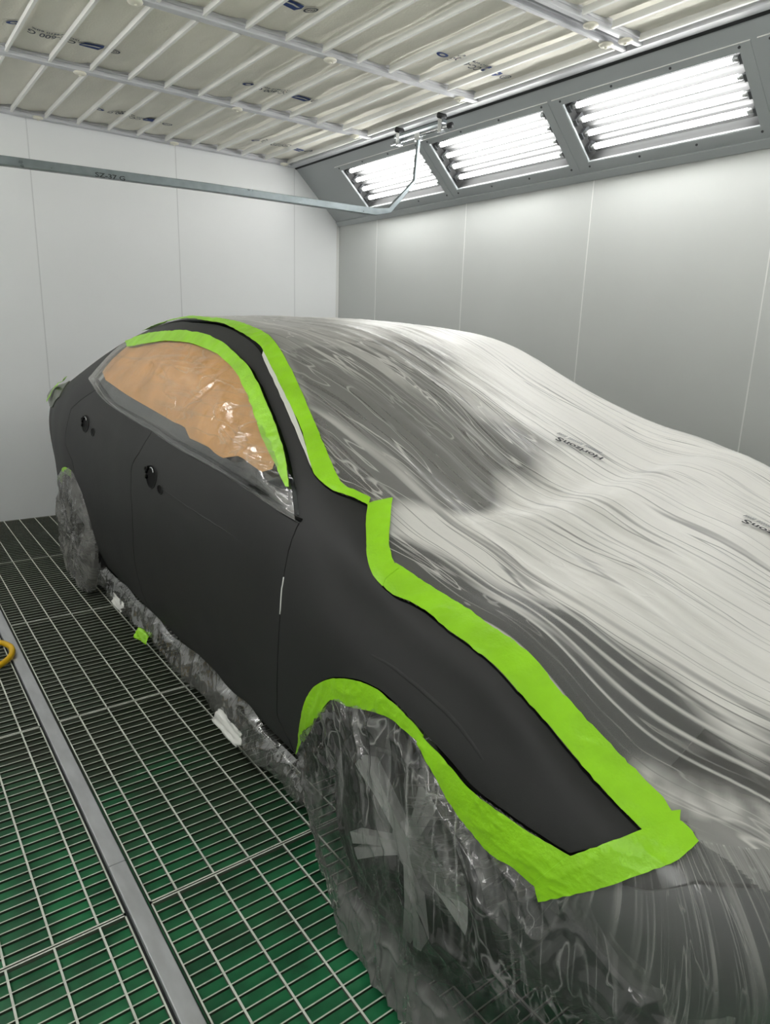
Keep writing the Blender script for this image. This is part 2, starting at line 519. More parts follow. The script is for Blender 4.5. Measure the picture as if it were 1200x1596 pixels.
def fitting(side, k, y0, y1):
    t = empty('light_fitting', cop(.3, (y0 + y1) / 2, 0, side))
    if side > 0 and k < 3:
        tag(t, 'white four-tube light fitting, ' + PLACE[k], 'light fitting', 'four-tube fittings in the right coping')
    else:
        tag(t, 'four-tube light fitting in the coping outside the view', 'light fitting', 'four-tube fittings outside the view')
    mb = MB()
    d = -.085
    for (a, b, c, dd, e, f) in ((E0, E1_, y0, y1, d - .006, d), (E0 - .006, E0, y0, y1, d, -.012), (E1_, E1_ + .006, y0, y1, d, -.012),
                                (E0, E1_, y0 - .006, y0, d, -.012), (E0, E1_, y1, y1 + .006, d, -.012)):
        cbox(mb, a, b, c, dd, e, f, side)
    for j in range(5):                      # pressed ridges between the tubes
        e = E0 + .0 + (E1_ - E0) * j / 4.0
        if 0 < j < 4: cbox(mb, e - .012, e + .012, y0, y1, d, d + .018, side)
    mb.build('reflector', M['reflector'], t)
    mb = MB()
    o0, o1, q0, q1 = .092, .535, y0 - .055, y1 + .055
    for (a, b, c, dd) in ((o0, E0 - .004, q0, q1), (E1_ + .004, o1, q0, q1), (E0 - .004, E1_ + .004, q0, y0 - .004), (E0 - .004, E1_ + .004, y1 + .004, q1)):
        cbox(mb, a, b, c, dd, 0, .002, side)
    mb.build('bezel', M['coping'], t)
    mb = MB(); cbox(mb, o0 - .003, o0, q0, q1, 0, .0045, side)
    mb.build('bezel_edge', M['rib'], t)
    for j in range(4):
        e = .172 + .0835 * j
        mb = MB().tube([cop(e, y0 + .055, -.035, side), cop(e, y1 - .055, -.035, side)], .0145, 14)
        tb = mb.build('tube', M['tube_r'] if side > 0 else M['tube_l'], t, True)
        for ya, yb in ((y0 + .022, y0 + .055), (y1 - .055, y1 - .022)):
            MB().tube([cop(e, ya, -.035, side), cop(e, yb, -.035, side)], .0150, 12).build('end_cap', M['cap'], tb, True)
        for ya, yb in ((y0 + .002, y0 + .022), (y1 - .022, y1 - .002)):
            mb = MB(); cbox(mb, e - .018, e + .018, ya, yb, d, -.014, side)
            mb.build('socket', M['socket'], tb)
    if side > 0 and k < 4:
        for j in range(4):
            for e in (.108, .512):
                y = q0 + .05 + (q1 - q0 - .1) * j / 3
                MB().tube([cop(e, y, .0015, side), cop(e, y, .0055, side)], .0062, 8).build('screw', M['socket'], t)


for side in (1, -1):
    for k, (a, b) in enumerate(PAN):
        fitting(side, k, a, b)

# ------------------------------------------------------------------ booth: ceiling
CX0, CX1 = (XL + XR) - 3.108, 3.108
ceil = tag(MB().box(CX0 - .2, CX1 + .2, YN, YB + .03, 2.86, 2.92).build('ceiling', M['joint']), 'filter ceiling of cream fleece held up by a grey rib frame', 'ceiling', kind='structure')
BEAMS = [(5.462, YB), (4.325, 4.392), (3.268, 3.332), (2.282, 2.325), (2.198, 2.241), (1.13, 1.195), (.06, .125), (-1.0, -.935)]
for a, b in BEAMS:
    mb = MB().box(CX0, CX1 - .002, a + .008, b - .008, ZC - .002, ZC + .055)
    mb.box(CX0, CX1 - .002, a, b, ZC + .018, ZC + .032)
    bevel(mb.build('ceiling_beam', M['frame'], ceil), .004)
MB().box(CX1 - .07, CX1 - .012, YN, YB - .002, ZC - .004, ZC + .05).build('side_rail', M['frame'], ceil)
MB().box(CX1 - .016, CX1 + .012, YN, YB - .002, ZC + .012, ZC + .06).build('rail_gasket', M['gasket'], ceil)
MB().box(CX0 + .012, CX0 + .07, YN, YB - .002, ZC - .004, ZC + .05).build('side_rail', M['frame'], ceil)
bays = [(4.392, 5.462), (3.332, 4.325), (2.325, 3.268), (1.195, 2.198), (.125, 1.13), (-.935, .06), (YN, -1.0)]
RX = [.78 + .2015 * k for k in range(-5, 12)]


def sheet_f(gx, gy):
    ph = (gx - RX[0]) / .2015
    sag = -.014 * np.abs(np.sin(np.pi * ph)) ** .8 * (.65 + .7 * vnoise(np.floor(ph) * 3.7 + 50, gy * 1.3 + 20))
    wrk = .008 * (ridge(gx * 5 + gy * 2.5 + 40, gy * 1.6 + gx * .7 + 9) - .6) + .004 * (vnoise(gx * 16 + 90, gy * 4 + 30) - .5)
    return ZC + .046 + sag + wrk


for a, b in bays:
    for x in RX:
        mb = MB().box(x - .007, x + .007, a + .004, b - .004, ZC + .002, ZC + .010)
        mb.box(x - .0025, x + .0025, a + .004, b - .004, ZC + .010, ZC + .032)
        mb.build('rib', M['rib'], ceil)
    # fleece sheet lying on the ribs
    nx, ny = 200, 46
    gx, gy = np.meshgrid(np.linspace(CX0 + .02, CX1 - .02, nx), np.linspace(a - .02, b + .02, ny), indexing='ij')
    gz = sheet_f(gx, gy)
    idx = np.arange(nx * ny).reshape(nx, ny)
    fc = np.stack([idx[:-1, :-1], idx[:-1, 1:], idx[1:, 1:], idx[1:, :-1]], -1).reshape(-1, 4)
    fb = link('filter_sheet', mesh_from('filter_sheet', np.stack([gx, gy, gz], -1).reshape(-1, 3), fc), M['filter'], ceil, True)
for (x, y) in [(1.135, 5.44), (2.048, 5.44), (2.956, 5.44), (1.137, 4.358), (2.045, 4.358), (2.915, 4.358), (1.10, 3.30), (2.052, 3.30), (2.917, 3.30), (2.682, 2.219), (2.93, 2.219), (1.75, 2.219), (2.90, 2.30)]:
    mb = MB().lathe([(.0005, ZC - .016), (.016, ZC - .016), (.030, ZC - .012), (.033, ZC - .006), (.030, ZC - .002), (.0005, ZC - .002)], (x, y, 0), 'z', 18)
    mb.tube([(x, y, ZC - .022), (x, y, ZC - .015)], .007, 8)
    mb.build('clip_disc', M['clip'], ceil, True)


def text_mesh(body, size, shear=0, bold=0, spacing=1.0):
    cu = bpy.data.curves.new('txt', 'FONT')
    cu.body = body
    cu.size = size
    cu.shear = shear
    cu.offset = bold
    cu.space_character = spacing
    cu.resolution_u = 3
    ob = bpy.data.objects.new('txt', cu)
    COL.objects.link(ob)
    dg = bpy.context.evaluated_depsgraph_get()
    me = bpy.data.meshes.new_from_object(ob.evaluated_get(dg))
    bpy.data.objects.remove(ob)
    bpy.data.curves.remove(cu)
    v = np.array([q.co[:] for q in me.vertices])
    f = [tuple(p.vertices) for p in me.polygons]
    bpy.data.meshes.remove(me)
    return v, f


def disc2(cx, cy, rx, ry, n=28, inner=0):
    a = np.linspace(0, 2 * np.pi, n, endpoint=False)
    o = np.stack([cx + rx * np.cos(a), cy + ry * np.sin(a)], -1)
    if not inner:
        return o, [tuple(range(n))]
    i = np.stack([cx + rx * inner * np.cos(a), cy + ry * inner * np.sin(a)], -1)
    return np.concatenate([o, i]), [(k, (k + 1) % n, n + (k + 1) % n, n + k) for k in range(n)]


def quad2(pts):
    return np.array(pts, float), [tuple(range(len(pts)))]


def ceil_print(x0, y0, k):
    """print on the fleece, read from the far side: runs towards -x, letter tops towards +y"""
    def put(name, vf, m, lift=0):
        v, f = vf
        zz = sheet_f(x0 - v[:, 0], y0 + v[:, 1]) - .006 - lift
        pts = [(x0 - p[0], y0 + p[1], z) for p, z in zip(v, zz)]
        return link(name, mesh_from(name, pts, f), m, ceil)
    put('printed_ring', disc2(.025, .030, .034, .030, 28, .74), M['ink_grey'])
    gv, gf = text_mesh('GF', .034, 0, .0006)
    put('printed_letters', (gv + np.array([.004, .018, 0]), gf), M['ink_grey'])
    put('printed_logo', quad2([(.075, .0), (.165, .0), (.185, .045), (.178, .062), (.09, .062), (.072, .03)]), M['ink_blue'])
    put('logo_swirl', quad2([(.085, .020), (.12, .010), (.165, .022), (.176, .040), (.15, .028), (.12, .022), (.095, .028)]), M['ink_pale'], .002)
    v, f = text_mesh('CC-600 G', .062, 0, .0012)
    put('printed_letters', (v * np.array([.82, 1.05, 1]) + np.array([.20, .018, 0]), f), M['ink_grey'])
    v, f = text_mesh('ISO ePM10 60%', .034, 0, .0006)
    put('printed_letters', (v * np.array([.95, .8, 1]) + np.array([.195, -.018, 0]), f), M['ink_grey'])
    put('printed_oval', disc2(.475, .02, .034, .022, 24, .5), M['ink_blue'])


for (x0, y0, k) in [(1.245, 4.00, 0), (1.905, 5.08, 1), (2.425, 3.985, 2), (2.955, 2.93, 3), (1.775, 2.945, 4), (3.00, 5.06, 5), (.72, 5.08, 6)]:
    ceil_print(x0, y0, k)

# ------------------------------------------------------------------ booth: floor
floor = tag(MB().box(XL, XR, YN, YB, -.12, -.024).build('floor', M['pit']), 'green painted pit floor under galvanised steel gratings', 'floor', kind='structure')
PITCH_B = 1.0005 / 28
cols = [(-.64, .352, -.615), (.413, 1.405, .482), (1.413, 2.40, 1.482), (2.408, XR - .01, 2.482), (XL, -.648, -.70)]
rows = [(-1.527 + 1.0005 * k, -1.527 + 1.0005 * (k + 1)) for k in range(-1, 7)]
for ci, (x0, x1, xr0) in enumerate(cols):
    for (y0, y1) in rows:
        y0c, y1c = max(y0 + .002, YN + .002), min(y1 - .002, YB - .003)
        if y1c - y0c < .03: continue
        fr = MB()
        for a, b, c, d in ((x0, x0 + .004, y0c, y1c), (x1 - .004, x1, y0c, y1c), (x0, x1, y0c, y0c + .004), (x0, x1, y1c - .004, y1c)):
            fr.box(a, b, c, d, -.010, 0)
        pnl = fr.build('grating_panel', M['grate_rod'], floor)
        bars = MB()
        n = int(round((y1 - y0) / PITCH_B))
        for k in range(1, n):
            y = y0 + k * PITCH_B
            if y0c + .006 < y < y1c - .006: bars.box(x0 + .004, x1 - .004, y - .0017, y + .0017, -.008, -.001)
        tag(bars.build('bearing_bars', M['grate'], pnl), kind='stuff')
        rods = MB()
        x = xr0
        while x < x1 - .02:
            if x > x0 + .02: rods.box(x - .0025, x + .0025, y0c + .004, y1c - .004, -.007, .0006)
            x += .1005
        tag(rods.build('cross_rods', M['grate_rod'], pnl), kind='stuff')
for (x0, x1) in ((.361, .405), (1.4055, 1.4125), (2.4005, 2.4075)):
    if x1 - x0 > .02:
        bm_ = tag(MB().box(x0 - .006, x1 + .006, YN, YB, -.0235, -.014).build('floor_beam', M['gasket']), 'grey steel support beam lying flush between the floor gratings', 'beam')
        bm_.name = 'floor_beam'
        for a, b in ((YN, 1.652), (1.654, YB - .003)):
            bevel(MB().box(x0, x1, a, b, -.014, .003).build('beam_cover', M['beamtop'], bm_), .0025)

# ------------------------------------------------------------------ car body surface: stations nose to tail, columns sill to centre line
XC=1.75
# rows: stations nose->tail ; columns: sill edge, rocker, widest, shoulder, belt, rail, mid, centre ; (half width, y, z)
NET=np.array([
[(0,.30,.20),(0,.22,.30),(0,.16,.42),(0,.15,.52),(0,.17,.60),(0,.19,.64),(0,.22,.67),(0,.25,.69)],
[(.45,.33,.20),(.46,.25,.30),(.46,.20,.42),(.45,.19,.51),(.43,.22,.58),(.40,.25,.625),(.2,.28,.68),(0,.30,.705)],
[(.74,.43,.20),(.77,.37,.30),(.77,.33,.42),(.755,.34,.50),(.73,.37,.56),(.69,.40,.60),(.36,.42,.70),(0,.43,.74)],
[(.85,.60,.20),(.885,.58,.30),(.89,.57,.42),(.88,.57,.51),(.855,.585,.575),(.80,.60,.63),(.42,.62,.745),(0,.63,.785)],
[(.885,.85,.20),(.915,.85,.32),(.925,.85,.48),(.92,.85,.60),(.880,.85,.69),(.83,.85,.77),(.44,.85,.83),(0,.85,.855)],
[(.89,1.07,.20),(.918,1.07,.33),(.93,1.07,.50),(.925,1.07,.64),(.882,1.07,.73),(.83,1.07,.805),(.45,1.05,.865),(0,1.03,.885)],
[(.88,1.30,.20),(.91,1.30,.32),(.928,1.30,.50),(.922,1.30,.69),(.880,1.30,.785),(.825,1.28,.868),(.45,1.20,.905),(0,1.15,.925)],
[(.87,1.52,.19),(.905,1.52,.30),(.93,1.52,.52),(.918,1.52,.775),(.878,1.51,.88),(.755,1.42,.965),(.42,1.33,.945),(0,1.27,.95)],
[(.87,1.75,.19),(.905,1.75,.30),(.93,1.75,.54),(.915,1.75,.785),(.875,1.75,.925),(.775,1.64,1.04),(.45,1.58,1.075),(0,1.52,1.085)],
[(.87,2.0,.19),(.905,2.0,.30),(.93,2.0,.55),(.915,2.0,.795),(.87,2.0,.945),(.715,1.89,1.16),(.42,1.84,1.215),(0,1.80,1.23)],
[(.87,2.3,.19),(.905,2.3,.30),(.93,2.3,.55),(.915,2.3,.81),(.868,2.3,.962),(.63,2.22,1.325),(.40,2.18,1.37),(0,2.15,1.385)],
[(.87,2.6,.19),(.905,2.6,.30),(.93,2.6,.56),(.915,2.6,.83),(.866,2.6,.985),(.585,2.55,1.387),(.37,2.5,1.42),(0,2.48,1.435)],
[(.87,3.1,.19),(.905,3.1,.30),(.93,3.1,.57),(.915,3.1,.873),(.865,3.1,1.03),(.57,3.1,1.418),(.36,3.1,1.44),(0,3.1,1.45)],
[(.875,3.6,.20),(.91,3.6,.32),(.932,3.6,.58),(.915,3.6,.905),(.85,3.6,1.085),(.56,3.6,1.378),(.35,3.6,1.40),(0,3.6,1.41)],
[(.88,4.05,.21),(.915,4.05,.34),(.935,4.05,.58),(.915,4.05,.90),(.835,4.05,1.08),(.575,4.1,1.275),(.36,4.15,1.285),(0,4.2,1.29)],
[(.83,4.42,.22),(.86,4.42,.34),(.89,4.42,.58),(.885,4.44,.86),(.81,4.47,1.02),(.66,4.50,1.085),(.4,4.58,1.115),(0,4.62,1.125)],
[(.66,4.66,.24),(.70,4.70,.36),(.745,4.74,.60),(.76,4.77,.82),(.73,4.77,.95),(.62,4.78,1.02),(.38,4.84,1.055),(0,4.87,1.065)],
[(0,4.78,.26),(0,4.85,.38),(0,4.90,.60),(0,4.93,.80),(0,4.92,.92),(0,4.91,.98),(0,4.90,1.02),(0,4.89,1.04)],
],float)
NS=NET.shape[0]-1
CM=np.concatenate([NET,NET[:,6::-1]*np.array([-1,1,1])],1)        # 15 columns
mir=np.array([-1,1,1])
ext=np.concatenate([CM[1:2]*mir,CM,CM[-2:-1]*mir],0)
ext=np.concatenate([2*ext[:,:1]-ext[:,1:2],ext,2*ext[:,-1:]-ext[:,-2:-1]],1)
def cr(w):
    w2=w*w;w3=w2*w
    return np.stack([-.5*w+w2-.5*w3,1-2.5*w2+1.5*w3,.5*w+2*w2-1.5*w3,-.5*w2+.5*w3],-1)
def S(s,t):
    s=np.clip(np.asarray(s,float),0,NS);t=np.clip(np.asarray(t,float),0,14)
    i=np.minimum(s.astype(int),NS-1);j=np.minimum(t.astype(int),13)
    a=cr(s-i);P=[]
    for l in range(4):
        P.append(sum(a[...,k,None]*ext[i+k,j+l] for k in range(4)))
    d=[np.sqrt(np.linalg.norm(P[k+1]-P[k],axis=-1,keepdims=True)+1e-6) for k in range(3)]
    m1=((P[1]-P[0])/d[0]-(P[2]-P[0])/(d[0]+d[1])+(P[2]-P[1])/d[1])*d[1]
    m2=((P[2]-P[1])/d[1]-(P[3]-P[1])/(d[1]+d[2])+(P[3]-P[2])/d[2])*d[1]
    w=(t-j)[...,None];w2=w*w;w3=w2*w
    out=(2*w3-3*w2+1)*P[1]+(w3-2*w2+w)*m1+(3*w2-2*w3)*P[2]+(w3-w2)*m2
    return np.stack([XC-out[...,0],out[...,1],out[...,2]],-1)

OUT = {
 'fender_top': [(7.95,4.71), (7.95,4.95), (7.79,4.90), (7.65,4.87), (7.53,4.85), (7.40,4.85), (7.32,4.87), (7.23,4.91), (7.16,4.95), (7.06,5.00), (6.97,5.04), (6.86,5.01), (6.74,4.99), (6.62,4.98), (6.47,4.99), (6.34,5.00), (6.22,5.00), (6.11,4.98), (6.02,4.96), (5.90,4.91), (5.77,4.87), (5.69,4.87), (5.59,4.86), (5.50,4.87), (5.41,4.88), (5.34,4.91), (5.28,4.95), (5.21,4.99), (5.15,5.01), (5.07,5.02), (5.01,5.03), (4.93,5.03), (4.85,5.03), (4.77,5.02), (4.69,5.02), (4.62,5.01), (4.54,5.01), (4.46,5.01), (4.38,5.01), (4.31,5.01), (4.25,5.00), (4.19,5.00), (4.14,5.01), (4.09,5.01), (4.04,5.01), (3.98,5.01), (3.94,5.01), (3.90,5.01), (3.86,5.01), (3.82,5.01), (3.77,5.01), (3.73,5.02), (3.70,5.02), (3.66,5.02), (3.62,5.03), (3.58,5.03), (3.55,5.03), (3.51,5.04), (3.47,5.04), (3.44,5.04), (3.41,5.04), (3.37,5.04), (3.34,5.04), (3.31,5.04), (3.27,5.04), (3.24,5.04), (3.21,5.03), (3.17,5.03), (3.14,5.03), (3.10,5.02), (3.06,5.02), (3.01,5.01), (2.98,5.00), (2.94,4.99), (2.91,4.97), (2.87,4.95), (2.83,4.92), (2.79,4.89), (2.75,4.86), (2.71,4.82), (2.67,4.78)],
 'fender_low': [(3.10,3.40), (3.14,3.38), (3.17,3.35), (3.21,3.32), (3.25,3.29), (3.29,3.26), (3.32,3.23), (3.35,3.20), (3.38,3.17), (3.42,3.14), (3.45,3.11), (3.49,3.07), (3.52,3.05), (3.56,3.02), (3.60,2.98), (3.64,2.96), (3.68,2.93), (3.72,2.90), (3.76,2.88), (3.80,2.87), (3.84,2.86), (3.89,2.87), (3.93,2.88), (3.97,2.89), (4.02,2.91), (4.06,2.92), (4.11,2.93), (4.17,2.94), (4.22,2.95), (4.28,2.95), (4.34,2.96), (4.40,2.97), (4.48,2.98), (4.55,2.99), (4.62,3.00), (4.69,3.01), (4.77,3.01), (4.84,3.01), (4.91,3.00), (4.99,2.99), (5.06,2.98), (5.13,2.96), (5.21,2.92), (5.30,2.88), (5.39,2.83), (5.48,2.77), (5.61,2.68), (5.75,2.58), (5.89,2.48), (6.03,2.36), (6.17,2.23), (6.30,2.10), (6.40,1.97), (6.48,1.84), (6.55,1.69), (6.60,1.59), (6.64,1.48), (6.69,1.37), (6.74,1.25), (6.80,1.12)],
 'gap_front': [(7.39,1.09), (7.36,1.21), (7.33,1.31), (7.30,1.40), (7.28,1.49), (7.26,1.58), (7.24,1.67), (7.22,1.78), (7.20,1.85), (7.19,1.93), (7.18,2.02), (7.16,2.10), (7.15,2.17), (7.14,2.25), (7.13,2.32), (7.12,2.39), (7.11,2.45), (7.11,2.51), (7.10,2.56), (7.10,2.65), (7.10,2.73), (7.10,2.79), (7.09,2.85), (7.09,2.93), (7.10,3.02), (7.10,3.16), (7.10,3.30), (7.11,3.45), (7.11,3.59), (7.13,3.74), (7.14,3.88), (7.17,4.00), (7.20,4.10)],
 'sail': [(7.43,4.29), (7.73,4.52)],
 'belt': [(7.20,4.10), (7.30,4.07), (7.40,4.05), (7.53,4.03), (7.63,4.02), (7.74,4.02), (7.87,4.01), (8.01,4.01), (8.16,4.01), (8.30,4.00), (8.44,4.00), (8.59,4.01), (8.75,4.01), (8.91,4.01), (9.09,4.01), (9.23,4.01), (9.38,4.01), (9.54,4.01), (9.71,4.01), (9.88,4.01), (10.06,4.00), (10.25,4.00), (10.43,4.00), (10.67,4.00), (10.86,4.00), (11.01,4.00), (11.14,4.01), (11.26,4.01), (11.41,4.00), (11.54,4.00), (11.68,3.99), (11.82,3.99), (11.98,3.98), (12.16,3.97), (12.33,3.96), (12.51,3.96), (12.68,3.98), (12.85,4.01), (13.05,4.05), (13.29,4.10)],
 'gap_mid': [(11.26,4.01), (11.28,3.88), (11.31,3.72), (11.34,3.55), (11.37,3.39), (11.44,3.17), (11.49,2.98), (11.50,2.87), (11.49,2.76), (11.49,2.64), (11.49,2.56), (11.48,2.48), (11.47,2.40), (11.47,2.28), (11.47,2.21), (11.48,2.12), (11.48,2.03), (11.49,1.92), (11.51,1.81), (11.52,1.70), (11.53,1.60), (11.54,1.51), (11.54,1.39), (11.53,1.28), (11.52,1.17), (11.51,1.06), (11.52,0.86)],
 'gap_rear': [(12.93,4.02), (13.09,3.85), (13.26,3.66), (13.42,3.48), (13.59,3.30), (13.61,3.14), (13.63,2.99), (13.66,2.88), (13.69,2.77), (13.71,2.68), (13.70,2.59), (13.57,2.49), (13.42,2.39), (13.38,2.32), (13.36,2.24), (13.33,2.14), (13.28,2.04), (13.24,1.96), (13.19,1.87), (13.14,1.78), (13.09,1.69), (13.04,1.60), (13.00,1.50)],
 'dlo': [(7.71,4.50), (7.84,4.58), (7.96,4.65), (8.08,4.71), (8.20,4.75), (8.32,4.78), (8.44,4.80), (8.55,4.81), (8.68,4.82), (8.79,4.83), (8.91,4.83), (9.02,4.84), (9.14,4.84), (9.24,4.84), (9.33,4.84), (9.42,4.84), (9.52,4.84), (9.61,4.83), (9.71,4.83), (9.81,4.83), (9.95,4.82), (10.10,4.81), (10.27,4.81), (10.47,4.81), (10.65,4.82), (10.85,4.83), (11.01,4.83), (11.15,4.84), (11.27,4.84), (11.39,4.84), (11.50,4.83), (11.62,4.83), (11.74,4.82), (11.86,4.80), (12.00,4.79), (12.16,4.78), (12.33,4.77), (12.49,4.76), (12.67,4.74), (12.83,4.73), (12.97,4.71), (13.08,4.68), (13.19,4.64), (13.24,4.58), (13.27,4.50), (13.28,4.44), (13.28,4.36), (13.29,4.28), (13.30,4.20), (13.33,4.12)],
 'rail': [(7.95,4.95), (8.05,4.97), (8.16,4.99), (8.27,5.00), (8.39,5.00), (8.49,5.00), (8.59,5.00), (8.70,5.00), (8.81,4.99), (8.92,4.99), (9.02,4.99), (9.13,4.99), (9.23,4.98), (9.33,4.98), (9.43,4.97), (9.52,4.97), (9.62,4.96), (9.72,4.96), (9.83,4.96), (9.94,4.97), (10.07,4.98), (10.33,4.98), (10.56,4.98), (10.81,4.99), (10.97,5.01), (11.12,5.03), (11.25,5.04), (11.36,5.05), (11.47,5.04), (11.59,5.02), (11.69,5.01), (11.80,5.00), (11.94,5.01), (12.13,5.04)],
 'strip_in': [(8.01,5.00), (8.14,5.02), (8.26,5.03), (8.38,5.04), (8.50,5.05), (8.62,5.05), (8.73,5.05), (8.88,5.05), (8.95,5.05), (9.04,5.05), (9.14,5.05), (9.23,5.04), (9.32,5.03), (9.40,5.02), (9.48,5.02), (9.58,5.01), (9.68,5.00), (9.78,5.00), (9.89,5.01), (10.02,5.02)],
 'rtape_in': [(11.90,5.09), (11.75,5.06), (11.60,5.04), (11.50,5.05), (11.38,5.06), (11.26,5.06), (11.13,5.04), (10.99,5.02), (10.83,5.00), (10.57,4.99), (10.35,4.99), (10.11,5.01), (10.02,5.01), (9.92,5.00), (9.82,5.00), (9.70,5.00), (9.59,5.01), (9.48,5.02), (9.40,5.02), (9.32,5.03), (9.23,5.04), (9.14,5.04), (9.04,5.05), (8.95,5.05), (8.88,5.05), (8.74,5.06), (8.63,5.06), (8.50,5.06), (8.41,5.05), (8.30,5.04), (8.19,5.02), (8.07,5.00), (7.96,4.97), (7.79,4.90), (7.65,4.87), (7.53,4.85), (7.40,4.85), (7.32,4.87), (7.23,4.91), (7.16,4.95), (7.05,5.00), (6.96,5.04)],
 'rtape_out': [(7.08,5.10), (7.15,5.07), (7.25,5.05), (7.31,5.03), (7.39,5.02), (7.50,5.03), (7.59,5.06), (7.69,5.09), (7.81,5.13), (7.92,5.16), (8.03,5.18), (8.12,5.19), (8.21,5.20), (8.31,5.20), (8.41,5.21), (8.51,5.21), (8.61,5.21), (8.72,5.21), (8.82,5.21), (8.93,5.21), (9.04,5.22), (9.14,5.22), (9.23,5.22), (9.31,5.22), (9.40,5.22), (9.48,5.22), (9.57,5.21), (9.65,5.21), (9.73,5.21), (9.84,5.21), (9.96,5.21), (10.08,5.21), (10.23,5.21), (10.40,5.20), (10.58,5.20), (10.77,5.20), (10.93,5.21), (11.07,5.22), (11.19,5.23), (11.29,5.23), (11.39,5.23), (11.50,5.21), (11.60,5.19), (11.71,5.17)],
 'ctape': [(6.98,5.04), (7.03,5.27), (6.91,5.23), (6.79,5.21), (6.65,5.20), (6.51,5.20), (6.35,5.20), (6.20,5.20), (6.06,5.19), (5.94,5.18), (5.84,5.16), (5.74,5.15), (5.66,5.15), (5.57,4.86), (5.66,4.86), (5.77,4.87), (5.88,4.91), (6.02,4.96), (6.11,4.98), (6.22,5.00), (6.34,5.00), (6.47,4.99), (6.60,4.98), (6.74,4.99)],
 'htape_in': [(5.70,4.88), (5.61,4.88), (5.51,4.87), (5.41,4.88), (5.35,4.91), (5.28,4.95), (5.22,4.99), (5.15,5.01), (5.07,5.02), (5.01,5.03), (4.93,5.03), (4.85,5.03), (4.77,5.02), (4.69,5.02), (4.62,5.01), (4.54,5.01), (4.46,5.01), (4.38,5.01), (4.31,5.01), (4.25,5.00), (4.19,5.00), (4.14,5.01), (4.09,5.01), (4.04,5.01), (3.98,5.01), (3.94,5.01), (3.90,5.01), (3.86,5.01), (3.82,5.01), (3.77,5.01), (3.73,5.02), (3.70,5.02), (3.66,5.02), (3.62,5.03), (3.58,5.03), (3.55,5.03), (3.51,5.04), (3.47,5.04), (3.44,5.04), (3.41,5.04), (3.37,5.04), (3.34,5.04), (3.31,5.04), (3.27,5.04), (3.24,5.04), (3.21,5.03), (3.17,5.03), (3.14,5.03), (3.10,5.02), (3.06,5.02), (3.01,5.01), (2.98,5.00), (2.95,4.99), (2.92,4.97), (2.88,4.95), (2.84,4.93), (2.80,4.90), (2.77,4.87), (2.73,4.84), (2.69,4.81), (2.66,4.77)],
 'htape_out': [(2.46,5.06), (2.51,5.16), (2.56,5.13), (2.60,5.15), (2.66,5.18), (2.70,5.19), (2.75,5.20), (2.79,5.21), (2.84,5.22), (2.89,5.23), (2.93,5.24), (2.96,5.24), (3.00,5.24), (3.03,5.25), (3.07,5.25), (3.11,5.25), (3.16,5.26), (3.18,5.26), (3.22,5.26), (3.25,5.26), (3.29,5.26), (3.32,5.26), (3.36,5.25), (3.40,5.25), (3.43,5.25), (3.47,5.25), (3.50,5.25), (3.54,5.25), (3.57,5.24), (3.61,5.24), (3.65,5.24), (3.69,5.24), (3.73,5.25), (3.77,5.25), (3.81,5.25), (3.86,5.25), (3.90,5.25), (3.95,5.25), (4.00,5.24), (4.05,5.24), (4.11,5.24), (4.17,5.23), (4.23,5.23), (4.29,5.23), (4.35,5.23), (4.41,5.23), (4.50,5.24), (4.57,5.24), (4.64,5.25), (4.71,5.25), (4.79,5.25), (4.86,5.25), (4.94,5.24), (5.02,5.24), (5.09,5.23), (5.17,5.22), (5.25,5.22), (5.33,5.21), (5.41,5.20), (5.49,5.20), (5.58,5.19), (5.66,5.18), (5.75,5.16)],
 'ttape': [(3.11,3.35), (3.07,3.49), (3.04,3.61), (3.00,3.74), (2.97,3.86), (2.93,3.97), (2.90,4.09), (2.87,4.19), (2.84,4.29), (2.80,4.40), (2.77,4.50), (2.74,4.60), (2.71,4.70), (2.68,4.79), (2.64,4.90), (2.61,5.00), (2.58,5.04), (2.54,5.07), (2.51,5.09), (2.46,5.09), (2.41,5.07), (2.37,5.05), (2.31,4.99), (2.34,4.81), (2.36,4.73), (2.38,4.63), (2.41,4.50), (2.46,4.34), (2.49,4.27), (2.52,4.18), (2.56,4.10), (2.59,4.00), (2.63,3.90), (2.67,3.80), (2.71,3.69), (2.75,3.57), (2.79,3.45), (2.83,3.34), (2.87,3.23), (2.90,3.12), (2.94,3.01), (2.97,2.92), (3.01,2.82), (3.04,2.71), (3.08,2.61), (3.11,2.49), (3.15,2.38), (3.18,2.26), (3.22,2.14), (3.27,2.41)],
 'ltape_in': [(4.42,2.97), (4.36,2.96), (4.29,2.95), (4.23,2.94), (4.17,2.94), (4.12,2.93), (4.06,2.92), (4.01,2.91), (3.97,2.89), (3.93,2.88), (3.89,2.87), (3.84,2.86), (3.80,2.87), (3.76,2.88), (3.72,2.90), (3.68,2.93), (3.64,2.96), (3.60,2.98), (3.56,3.02), (3.52,3.05), (3.49,3.07), (3.45,3.10), (3.42,3.13), (3.39,3.16), (3.36,3.19), (3.32,3.22), (3.29,3.26), (3.25,3.29), (3.22,3.33), (3.18,3.36), (3.14,3.39), (3.10,3.42), (3.06,3.45), (3.02,3.46)],
